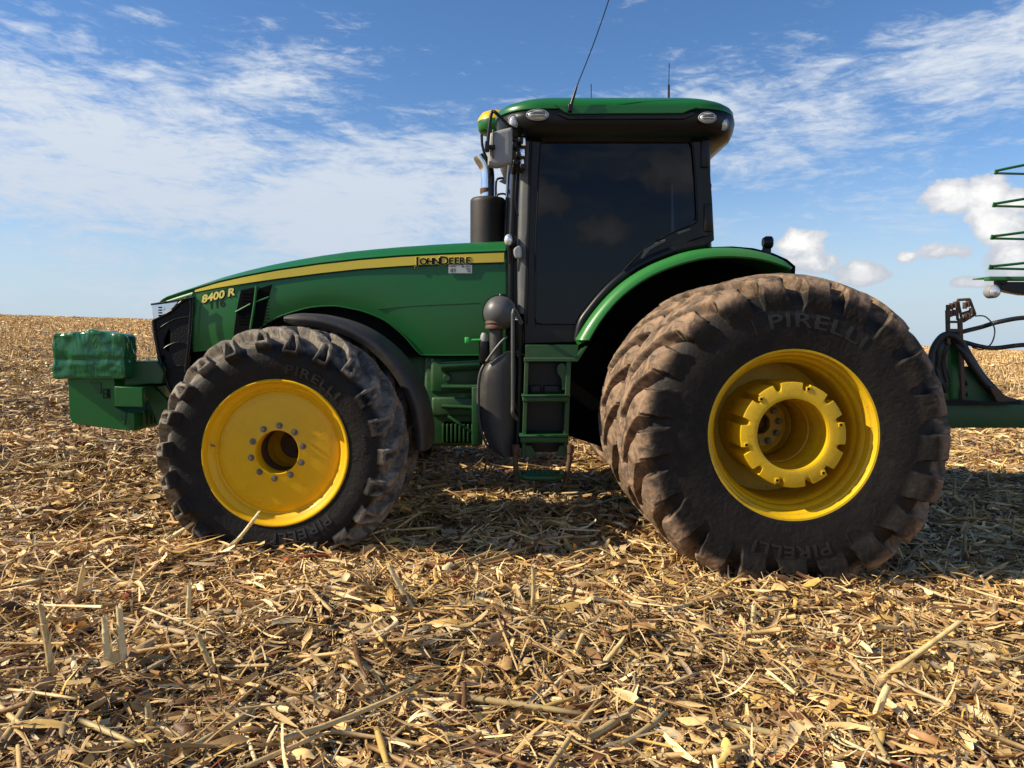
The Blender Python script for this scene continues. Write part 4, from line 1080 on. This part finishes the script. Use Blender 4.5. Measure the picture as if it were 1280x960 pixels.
mb = MB(); g = P(686, 320, 6.12); mb.tube([g+Vector((0, 0, .12)), g+Vector((0, 0, -.55))], .013, 8); mb.box(g.x-.03, g.x+.03, 6.10, 6.16, g.z-.10, g.z+.05, .02); mb.build('grab_handle', GREY, tractor)
# roof
x0, x1 = P(616, 0, 6.1).x, P(918, 0, 6.16).x; y0, y1 = 5.86, mir(5.86)
Z = lambda b: P(0, b, 5.88).z
ZR = lambda b, i: P(0, b, 5.87+i).z
mb = MB(); mb.rounded(x0+.03, x1, y0, y1, [(Z(172), .12), (Z(166), .04), (Z(156), .012), (Z(146), 0), (Z(139), .004), (Z(135.5), .03)], .34, 12); roof = mb.build('roof_frame', BLKC, tractor, 50)
mb = MB(); mb.rounded(x0+.02, x1-.004, y0+.004, y1-.004, [(ZR(138, .02), .02), (ZR(135.5, 0), .0), (ZR(131, 0), .0), (ZR(127.5, .015), .015), (ZR(124.8, .05), .05), (ZR(123.1, .11), .11), (ZR(122.4, .2), .2), (ZR(122.6, .42), .42)], .36, 12); mb.build('roof_cap', GREEN, tractor, 60)
sk = [(694, 131), (858, 131), (872, 134), (862, 138), (853, 141.8), (712, 142.5), (705, 140), (700, 136)]
mb = MB(); mb.plate(px(sk, 5.85), (), 5.846, .05, .006, 3); mb.build('roof_skirt', GREEN, tractor)
mb = MB(); mb.plate(px([(700, 141), (712, 145.5), (853, 145), (866, 140), (869, 143), (855, 149), (710, 149.5), (696, 143)], 5.85), (), 5.842, .06, .006, 2); mb.build('roof_moulding', GREYL if False else BLK, roof)
# underside by the rear lamps
mb = MB(); mb.plate(px([(884, 160), (912, 158), (905, 172), (893, 184), (886, 182)], 6.3), (), 6.2, 1.3, .01); mb.build('roof_duct', BLK, roof)
def oval_lamp(c, rx, rz, name='roof_lamp', bars=True, tilt=0):
    mb = MB(); mb.sphere(c, rx, .03, rz, 28); l = mb.build(name, LENS, tractor)
    ring_ = [c+Vector((rx*1.03*math.cos(t), -.008, rz*1.06*math.sin(t))) for t in np.linspace(0, 2*math.pi, 28)]
    mb = MB(); mb.tube(ring_, .006, 6, False); mb.build('lamp_rim', GREYL, l)
    if bars:
        mb = MB()
        for k in (-.35, .1, .45): mb.box(c.x-rx*.7, c.x+rx*.7, c.y-.032, c.y-.027, c.z+rz*k-.004, c.z+rz*k+.004, .001)
        mb.build('lamp_bar', GREY, l)
    return l
oval_lamp(P(672, 144, 5.83), .080, .037); oval_lamp(P(884, 147.5, 5.83), .062, .036)
oval_lamp(P(641.5, 153, 5.93), .034, .052, bars=False); oval_lamp(P(904, 155, 5.95), .034, .046, bars=False)
# roof aerials
mb = MB(); a = P(713, 134, 5.82); b = P(721, 108, 5.82)
mb.box(a.x-.018, a.x+.014, 5.80, 5.86, a.z-.035, a.z+.02, .006)
mb.tube([a, P(717, 121, 5.82), b], .014, 8, taper=.008); mb.tube([b, P(740, 60, 5.82), P(757, 12, 5.82), P(770, -30, 5.82)], .0042, 6, smooth=6); mb.build('aerial', BLK, tractor)
mb = MB(); mb.tube([P(836, 124, 6.9), P(836, 106, 6.9)], .010, 8); mb.tube([P(836, 107, 6.9), P(836.5, 79, 6.9)], .0035, 6); mb.build('aerial', BLK, tractor)
mb = MB(); mb.tube([P(739, 124, 7.3), P(739, 105, 7.3)], .004, 6); mb.build('aerial', BLK, tractor)
# satellite receiver on the roof's front edge
mb = MB(); c = P(619, 152, YC); cx = c.x; ZZ = lambda b: P(0, b, YC).z
mb.lathe([(0, ZZ(167)), (.13, ZZ(167)), (.150, ZZ(164)), (.158, ZZ(156)), (.155, ZZ(153))], 36, (cx, YC, 0), 'Z'); rec = mb.build('receiver', GREEN, tractor)
mb = MB(); mb.lathe([(.157, ZZ(153.5)), (.150, ZZ(149)), (.12, ZZ(143)), (.07, ZZ(140)), (0, ZZ(139))], 36, (cx, YC, 0), 'Z'); mb.build('receiver_dome', YEL, rec)
mb = MB(); mb.box(cx, cx+.3, YC-.05, YC+.05, ZZ(166), ZZ(160), .01); mb.build('receiver_mount', BLK, rec)
# mirror
mb = MB(); d = 5.72
mb.plate(px(smooth_pts([(617, 164), (637, 158.5), (640.5, 162), (640, 196), (637, 203), (622, 208), (611, 206.5), (609.5, 203), (611, 170)], 2), d), (), d, .10, .03, 4); mir_ = mb.build('mirror_housing', GREYL, tractor, 60)
mb = MB(); mb.box(P(615.5, 0, d).x, P(617.5, 0, d).x, d-.012, d+.01, P(0, 198, d).z, P(0, 162, d).z, .003); mb.build('mirror_rib', GREY, mir_)
mb = MB(); mb.tube([P(652, 164, 5.95), P(636, 157, 5.8), P(622, 143, 5.68), P(617, 139.5, 5.68), P(614, 143, 5.68), P(611, 165, 5.68), P(609, 188, 5.69)], .013, 8, smooth=4)
mb.box(P(606, 0, d).x, P(612, 0, d).x, d-.05, d+.0, P(0, 191, d).z, P(0, 178, d).z, .008); mb.tube([P(610, 184, d-.02), P(619, 184, d-.02)], .018, 8); mb.build('mirror_arm', BLK, tractor)
mb = MB(); mb.box(P(637, 0, 5.9).x, P(655, 0, 5.9).x, 5.95, 6.05, P(0, 214, 5.95).z, P(0, 172, 5.95).z, .02)
for k, (a, b) in enumerate(((640, 178), (645, 190), (641, 200), (650, 205), (636, 170), (648, 172))): mb.box(P(a, 0, 5.9).x, P(a+6, 0, 5.9).x, 5.88, 5.96, P(0, b+7, 5.9).z, P(0, b, 5.9).z, .008)
mb.tube([P(641, 218, 5.95), P(643, 206, 5.92), P(652, 203, 5.95), P(655, 208, 5.97)], .012, 8, smooth=4); mb.tube([P(637, 200, 5.9), P(646, 212, 5.93), P(644, 250, 5.95), P(648, 270, 5.97)], .006, 6, smooth=4)
mb.build('mirror_bracket', BLK, tractor)
mb = MB()
for a, b, c_, e in ((651, 172, 657, 183), (649, 186, 656, 196), (650, 199, 655, 206)): mb.box(P(a, 0, 5.95).x, P(c_, 0, 5.95).x, 5.935, 5.96, P(0, e, 5.95).z, P(0, b, 5.95).z, .006)
mb.build('bracket_plate', CHROME, tractor)
# far mirror seen past the windscreen
mb = MB(); mb.tube([P(620, 250, 7.9), P(620, 228, 7.9), P(624, 223, 7.9), P(634, 222, 7.9), P(640, 215, 7.8)], .012, 8, smooth=3)
mb.build('far_mirror_arm', BLK, tractor); mb = MB(); mb.tube([P(621, 262, 7.6), P(621, 246, 7.6), P(625, 242.5, 7.6), P(632, 243, 7.6), P(635, 248, 7.6), P(635, 266, 7.6)], .010, 8, smooth=3)
mb.build('far_grab_rail', BLK, tractor)
mb = MB(); mb.plate(px([(624, 226), (634, 221), (640, 219), (640, 231), (630, 229)], 7.9), (), 7.9, .06, .012, 3); mb.build('far_mirror', GREYL, tractor)
# door latch, lamp and wiper bits on the post
mb = MB(); mb.sphere(P(635.5, 300, 5.98), .032, .03, .045); mb.build('hazard_lamp', LENSW, tractor)
mb = MB(); mb.plate(px(smooth_pts([(642, 312), (648, 307), (652, 310), (652, 322), (644, 322)], 3), 5.96), (), 5.955, .05, .012, 3); mb.build('post_latch', GREYL, tractor)
mb = MB(); mb.sphere(P(640, 302, 6.02), .04, .04, .055); mb.tube([P(636, 306, 6.0), P(637, 330, 6.02)], .012, 8); mb.build('lamp_bracket', BLK, tractor)

# ---------------- exhaust
ye = 7.15; c = P(610, 0, ye)
zz = lambda b: P(0, b, ye).z
mb = MB(); mb.lathe([(0, zz(248.5)), (.150, zz(248.5)), (.163, zz(250.5)), (.165, zz(254)), (.165, zz(310))], 48, (c.x, ye, 0), 'Z'); mf = mb.build('muffler', MUFF, tractor)
mb = MB(); mb.lathe([(.055, zz(250)), (.058, zz(243)), (.065, zz(241)), (.065, zz(236)), (.05, zz(235))], 28, (c.x-.01, ye, 0), 'Z'); mb.build('pipe_clamp', RUST, mf)
mb = MB(); pts = [(609.5, 246), (609.5, 232), (609.5, 222), (608.5, 212), (605.5, 205), (601.5, 199), (599.5, 195)]
mb.tube([P(a, b, ye) for a, b in pts], .064, 24, False, smooth=5); mb.tube([P(a, b, ye) for a, b in pts[2:]], .056, 24, False, smooth=5)
mb.build('exhaust_pipe', CHROME, tractor, 60)
mb = MB(); mb.tube([P(602, 168, 6.8), P(603, 182, 6.8), P(607, 196, 6.8), P(614, 215, 6.9)], .012, 8, smooth=4); mb.build('receiver_cable', BLK, tractor)

# ---------------- rear fender
arc = [(721, 425), (731, 408), (742, 392), (756, 375), (772, 359), (790, 345), (810, 333), (832, 323.5), (857, 315), (884, 310.2), (912, 309.3), (938, 311.5), (962, 317.5), (980, 325.5), (990, 334)]
inn = [(736, 425), (744, 411), (754, 396), (768, 379), (784, 364), (801, 351.5), (820, 341), (842, 332), (866, 325), (888, 321), (912, 320), (938, 321.5), (960, 325.5), (978, 331), (988, 335)]
df = 5.74; mb = MB(); rows = []
A_, I_ = smooth_pts(arc, 4, False), smooth_pts(inn, 4, False)
for (a, b), (e, f) in zip(A_, I_):
    o = P(a, b, df+.05); i = P(e, f, df); m_ = o.lerp(i, .3); m2 = o.lerp(i, .75)
    rows.append([(o.x, df+1.0, o.z+.005), (o.x, df+.10, o.z+.004), (o.lerp(i, .06).x, df+.05, o.lerp(i, .06).z), (m_.x, df+.018, m_.z), (m2.x, df+.002, m2.z), (i.x, df, i.z), (i.x+.004, df+.02, i.z-.012), (i.x+.015, df+.03, i.z+.004), (o.x+.02, df+.12, o.z-.035), (o.x+.02, df+1.0, o.z-.03)])
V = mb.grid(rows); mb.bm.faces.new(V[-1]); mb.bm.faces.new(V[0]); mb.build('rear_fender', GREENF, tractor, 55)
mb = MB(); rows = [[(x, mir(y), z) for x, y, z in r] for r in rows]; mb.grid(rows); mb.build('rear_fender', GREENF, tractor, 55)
# black gasket strip between door and fender, dark inner wall
mb = MB(); g1 = [(722, 424)]+[(a-4, b-5) for a, b in arc[1:10]]
mb.tube([P(a, b, 5.95) for a, b in g1], .035, 8, smooth=4); mb.build('fender_gasket', BLK, tractor)
iw = [(a, b) for a, b in arc]+[(985, 420), (900, 520), (760, 560), (700, 540), (700, 440)]
pl('fender_inner_wall', px(iw, 6.5), (), 6.42, .04, .0, BLKM)
# work lamp on the fender
c = P(959, 303, 6.1); mb = MB(); mb.lathe([(0, -.035), (.035, -.035), (.05, -.01), (.05, .03), (.04, .035)], 20, c, 'X')
mb.tube([c+Vector((-.02, 0, 0)), c+Vector((-.03, 0, -.07)), c+Vector((-.03, 0, -.10))], .012, 8); mb.box(c.x-.035, c.x+.02, 6.06, 6.14, c.z-.11, c.z-.05, .006)
wl = mb.build('fender_lamp', BLK, tractor); mb = MB(); mb.sphere(c+Vector((.035, 0, 0)), .012, .044, .044); mb.build('lamp_lens', LENS, wl)

# ---------------- steps
d = 5.86
mb = MB(); mb.plate(px([(657, 431), (724, 431), (721, 447), (657, 447)], d), (), d+.02, .03, .004); mb.plate(px([(655, 447), (718, 447), (732, 432), (735, 432), (722, 452), (655, 452)], d), (), d-.02, .30, .005)
plat = mb.build('step_platform', GREEND, tractor)
mb = MB()
for a in ((655, 452, 660, 572), (707, 452, 713, 565)):
    mb.plate(px([(a[0]+1, a[1]), (a[2]+1, a[1]), (a[2]-3, a[3]), (a[0]-3, a[3])], d), (), d, .16, .004)
lf = mb.build('step_frame', GREEND, tractor)
mb = MB(); mb.plate(px([(655, 454), (712, 454), (708, 570), (652, 570)], d), (), 6.06, .02, .002); mb.box(P(662, 0, 6).x, P(676, 0, 6).x, 6.0, 6.07, P(0, 495, 6).z, P(0, 482, 6).z, .005); mb.box(P(680, 0, 6).x, P(705, 0, 6).x, 6.0, 6.07, P(0, 495, 6).z, P(0, 482, 6).z, .005)
mb.build('step_back', BLK, tractor)
for y0_, y1_, a, b in ((493.5, 502, 653, 712), (543.5, 553.5, 650, 710)):
    mb = MB(); p = P(a, y1_, d-.03); q = P(b, y0_, d-.03); mb.box(p.x, q.x, d-.05, d+.17, p.z, q.z-.012, .008); mb.box(p.x-.006, q.x+.006, d-.07, d+.17, q.z-.012, q.z, .004); mb.build('step', GREEND, lf)
mb = MB(); p = P(648, 604, 5.62); q = P(705, 597, 5.62)
mb.tube([(p.x, 5.85, q.z), (p.x+.01, 5.68, q.z), (p.x+.07, 5.61, q.z), (q.x-.07, 5.61, q.z), (q.x-.01, 5.68, q.z), (q.x, 5.85, q.z)], .020, 10, smooth=5); mb.tube([(p.x, 5.85, q.z), (q.x, 5.85, q.z)], .018, 8)
for k in range(7): x = p.x+(q.x-p.x)*(k+1)/8; mb.box(x-.006, x+.006, 5.62, 5.85, q.z-.012, q.z+.008, .002)
mb.box(p.x+.06, q.x-.06, 5.72, 5.74, q.z-.01, q.z+.012, .002); mb.build('lower_step', GREEND, lf)
for (a, b) in ((645, 648), (713, 707)):
    mb = MB(); mb.tube([P(a, 560, 5.80), P(a-1, 575, 5.80), P(b-1, 606, 5.78)], .020, 8, smooth=2); mb.tube([P(a, 556, 5.79), P(a, 566, 5.79)], .028, 8); mb.build('step_strap', RUST, lf)
mb = MB(); mb.plate(px([(655, 557), (664, 557), (672, 571), (652, 571)], d), (), d+.01, .02, .003); mb.build('step_gusset', GREEND, lf); mb = MB(); mb.plate(px([(708, 557), (700, 557), (694, 571), (709, 571)], d), (), d+.01, .02, .003); mb.build('step_gusset', GREEND, lf); mb = MB()
mb.plate(px(smooth_pts([(698, 456), (706, 455), (710, 470), (709, 485), (703, 487), (702, 474), (697, 466)], 3), d), (), d+.02, .02, .003); mb.build('step_bracket', GREEND, lf)
mb = MB(); mb.tube([P(652, 404, 5.85), P(644, 388, 5.76), P(641.5, 391, 5.74), P(641, 405, 5.74), P(641, 500, 5.74), P(641, 516, 5.74), P(646, 524, 5.80)], .014, 10, smooth=5); mb.build('handrail', GREY, tractor)
mb = MB(); mb.tube([P(643, 440, 5.9), P(658, 445, 5.9)], .006, 6); mb.tube([P(640, 425, 5.92), P(644, 460, 5.95), P(643, 500, 5.95), P(650, 520, 5.95)], .012, 8, smooth=4); mb.tube([P(648, 400, 5.95), P(650, 450, 5.98), P(647, 560, 5.98)], .03, 8, smooth=4); mb.build('brake_line', BLK, tractor)

# ---------------- tank and air cleaner in front of the steps
mb = MB(); rows = []
tankL = [(452, 606), (460, 601), (480, 598.5), (505, 598), (530, 601), (550, 607), (562, 614), (570, 622)]
tankR = [(452, 622), (448, 633), (446, 640), (446, 645), (446, 646), (446, 646), (446, 646), (446, 645)]
def tank_sec(py, a, b):
    p = P(a, py, 5.95); q = P(b, py, 5.95); w = q.x-p.x; out = []
    for k in range(20):
        t = 2*math.pi*k/20; cx, cy = math.cos(t), math.sin(t)
        sx_ = abs(cx)**.55*(1 if cx > 0 else -1); sy_ = abs(cy)**.7*(1 if cy > 0 else -1)
        out.append((p.x+w/2+w/2*sx_, 6.12+.20*sy_, p.z))
    return out
L_ = [(440, 633), (447, 618), (455, 606), (465, 601), (480, 598.5), (505, 598), (530, 600.5), (548, 605), (560, 611), (567, 617), (571, 624)]
R_ = {440: 640, 447: 643}
for py, a in L_: rows.append(tank_sec(py, a, R_.get(py, 646 if py < 560 else 644)))
V = mb.grid(rows, closed_v=True); mb.bm.faces.new(V[0]); mb.bm.faces.new(V[-1]); tank = mb.build('side_tank', TANK, tractor, 60)
mb = MB(); mb.tube([P(a-.5, b, 6.02) for b, a in L_[2:-1]], .010, 8, smooth=3); mb.tube([P(608, 452, 5.93), P(618, 438, 5.92), P(627, 427, 5.92), P(634, 421, 5.92)], .011, 8, smooth=3); mb.build('tank_seam', GREY, tank)
mb = MB(); mb.tube([P(620, 405, 6.0), P(620, 450, 6.0)], .052, 20); mb.build('tank_neck', TANK, tank)
c = P(625, 391, 6.0); mb = MB(); mb.sphere(c, .130, .13, .135, 36); dome = mb.build('precleaner_dome', GREY, tractor, 60)
mb = MB(); mb.lathe([(0, .145), (.028, .145), (.032, .135), (.032, .11)], 14, (c.x+.015, c.y, c.z), 'Z'); mb.tube([c+Vector((-.137*math.cos(t), -.02, .137*math.sin(t))) for t in np.linspace(-.5, 1.5, 12)], .004, 6); mb.build('dome_knob', BLK, dome)
mb = MB(); e = P(619, 406, 5.97); mb.lathe([(.06, -.035), (.076, -.03), (.078, -.012), (.070, 0), (.078, .012), (.072, .03), (.055, .034)], 28, e, 'Z'); mb.build('tank_cap', RUST, tank)
mb = MB(); f_ = P(605.5, 424, 6.02); mb.lathe([(0, .05), (.02, .05), (.03, .03), (.034, 0), (.034, -.02)], 18, f_, 'Z'); mb.build('filter_bowl', GREYL, tractor)
mb = MB(); mb.lathe([(.040, 0), (.043, -.02), (.043, -.15), (.03, -.17), (0, -.17)], 20, f_+Vector((0, 0, -.015)), 'Z'); mb.build('filter_body', BLK, tractor)
mb = MB(); mb.tube([P(583, 425.5, 6.0), P(600, 425, 6.0)], .010, 8); mb.box(P(581, 0, 6).x, P(587, 0, 6).x, 5.985, 6.015, P(0, 429.5, 6).z, P(0, 421.5, 6).z, .008); mb.build('shutoff_lever', mat('lever_green', (.03, .42, .06), .35), tractor)

# ================================================================== PLANTER behind the tractor
planter = empty('planter', (3.6, YC, 0), 'folded green planter hitched behind the tractor, with drawbar, hoses and raised arms', 'planter')
def pk(name, mb, m, parent=None, sm=40): return mb.build(name, m, parent or planter, sm)
d = YC-.12
a = P(1150, 535, d); b = P(1180, 505.5, d)
mb = MB(); mb.box(P(1120, 0, d).x, 7.2, YC-.12, YC+.12, a.z, b.z, .012)
mb.box(P(1138, 0, d).x, P(1180, 0, d).x, YC-.07, YC+.07, a.z+.02, b.z-.04, .01)
mb.box(RX+.3, P(1140, 0, d).x, YC-.05, YC+.05, a.z+.06, a.z+.14, .01)
pk('drawbar', mb, GREEND)
mb = MB(); mb.box(P(1172, 0, d).x, P(1260, 0, d).x, YC-.16, YC+.16, b.z, b.z+.02, .003); mb.tube([P(1175, 503, 6.65), P(1200, 501, 6.65), P(1235, 504, 6.65), P(1275, 503, 6.65)], .012, 6, smooth=4); pk('drawbar_plate', mb, BLK)
mb = MB(); mb.plate(px([(1186, 420), (1200, 420), (1202, 503), (1186, 503)], YC), (), YC-.02, .10, .005); pk('upright_post', mb, GREEN)
mb = MB(); mb.plate(px([(1196, 398), (1201, 398), (1205, 503), (1200, 503)], 6.75), (), 6.72, .03, .004); mb.plate(px([(1181, 388), (1185.5, 388), (1186, 430), (1182, 430)], 6.75), (), 6.72, .03, .004)
mb.plate(px([(1182, 401), (1200, 401), (1200, 404), (1182, 404)], 6.75), (), 6.71, .03, .003); mb.plate(px([(1182, 411), (1200, 411), (1200, 415), (1182, 415)], 6.75), (), 6.71, .03, .003); pk('hose_rack_post', mb, RUST)
mb = MB()
for p0, p1 in (((1197, 375), (1212, 374)), ((1212, 374), (1219, 393)), ((1197, 375), (1203, 402)), ((1184, 386), (1199, 378)), ((1186, 396), (1198, 388)), ((1203, 392), (1218, 387)), ((1204, 402), (1219, 393)), ((1196, 378), (1197, 400))):
    mb.tube([P(*p0, 6.75), P(*p1, 6.75)], .012, 8)
for a_, b_ in ((1185, 385), (1189, 383), (1194, 381), (1188, 392), (1193, 391), (1206, 382), (1210, 380), (1214, 389), (1207, 396), (1211, 395)): mb.tube([P(a_, b_-4, 6.74), P(a_, b_+4, 6.74)], .018, 8)
pk('hose_rack', mb, RUST)
mb = MB(); mb.plate(px([(1203, 458), (1218, 458), (1221, 470), (1226, 470), (1232, 478), (1236, 492), (1255, 500), (1255, 504), (1203, 504), (1204, 485), (1208, 480), (1204, 474)], 6.8), (), 6.78, .09, .006)
for q in ((1227, 483), (1239, 496), (1214, 465), (1210, 493)): mb.lathe([(0, -.02), (.018, -.02), (.018, .02)], 6, P(*q, 6.78))
pk('hitch_bracket', mb, GREEND)
mb = MB(); mb.plate(px([(1236, 485), (1241, 483), (1262, 500), (1258, 504), (1246, 504)], 6.7), (), 6.68, .03, .004); pk('safety_strut', mb, RUST)
hz = [([(1178, 500), (1165, 470), (1166, 440), (1178, 421), (1192, 420), (1204, 432), (1214, 452), (1232, 480), (1258, 500), (1290, 506)], .032), ([(1182, 490), (1172, 462), (1175, 436), (1186, 424), (1198, 424), (1212, 445), (1228, 470), (1250, 494)], .03),
      ([(1176, 480), (1170, 455), (1176, 432), (1190, 419), (1206, 414), (1226, 409), (1250, 402), (1285, 397), (1340, 400)], .020), ([(1190, 425), (1206, 428), (1225, 433), (1245, 435), (1285, 431), (1340, 435)], .020),
      ([(1184, 478), (1178, 455), (1180, 438), (1190, 428), (1204, 440), (1218, 462), (1240, 490), (1262, 503)], .028)]
for pts, r in hz: mb = MB(); mb.tube([P(a_, b_, 6.78+random.uniform(-.06, .04)) for a_, b_ in pts], r, 12, smooth=6); pk('hydraulic_hose', mb, HOSE)
mb = MB(); mb.tube([P(1219, 395, 6.7), P(1232, 396, 6.7), P(1243, 410, 6.7), P(1240, 428, 6.7), P(1228, 437, 6.7), P(1215, 434, 6.7)], .006, 8, smooth=6); pk('brake_cable', mb, HOSE)
# frame that carries the folded arms
yp = 7.6
mb = MB(); X1 = P(1300, 0, yp).x
mb.box(X1, X1+.2, yp-.1, yp+.1, P(0, 535, YC).z, P(0, 195, yp).z, .01)
mb.box(X1+.9, X1+1.1, yp-.1, yp+.1, P(0, 535, YC).z, P(0, 195, yp).z, .01); mb.box(X1, X1+1.1, yp-.8, yp+.1, P(0, 535, YC).z+.02, P(0, 510, YC).z, .01)
pk('fold_frame', mb, GREEN)
mb = MB(); p = P(1226, 352, yp); q = P(1226, 347, yp); mb.box(p.x, X1+1.2, yp-.14, yp-.05, p.z, q.z, .004); mb.box(p.x, X1+1.2, yp-.05, yp+.14, q.z-.012, q.z, .003); pk('marker_beam', mb, GREEN)
mb = MB(); mb.plate(px([(1246, 353), (1330, 353), (1330, 372), (1275, 369), (1258, 366), (1244, 362)], yp), (), yp-.08, .12, .006)
mb.box(P(1237, 0, yp).x, P(1250, 0, yp).x, yp-.12, yp-.06, P(0, 356, yp).z, P(0, 350, yp).z, .004); pk('beam_carriage', mb, BLK)
mb = MB(); mb.lathe([(.064, .06), (.064, -.01), (.06, -.02), (.045, -.03), (0, -.03)], 24, P(1241.5, 364.5, yp-.18)); lm = pk('planter_lamp', mb, GREYL)
mb = MB(); mb.lathe([(.056, -.021), (.04, -.036), (0, -.042)], 24, P(1241.5, 364.5, yp-.18)); pk('lamp_lens', mb, LENSW, lm)
for (y_, sp_, yo) in ((214, 9, 0), (255, 7.5, 0), (295.5, 6, 0), (333, 5, 0)):
    mb = MB(); tip = P(1245 - (y_-214)*.06, y_, yp-.2)
    mb.tube([tip, P(1262, y_-sp_*.45, yp-.2), P(1350, y_-sp_*2.4, yp-.15)], .013, 8, smooth=3); mb.tube([tip+Vector((.01, 0, -.02)), P(1262, y_+3, yp-.1), P(1350, y_+5, yp+.1)], .012, 8, smooth=3)
    mb.tube([tip+Vector((0, -.01, .012)), tip+Vector((0, .01, -.028))], .014, 8); pk('marker_arm', mb, GREEN)
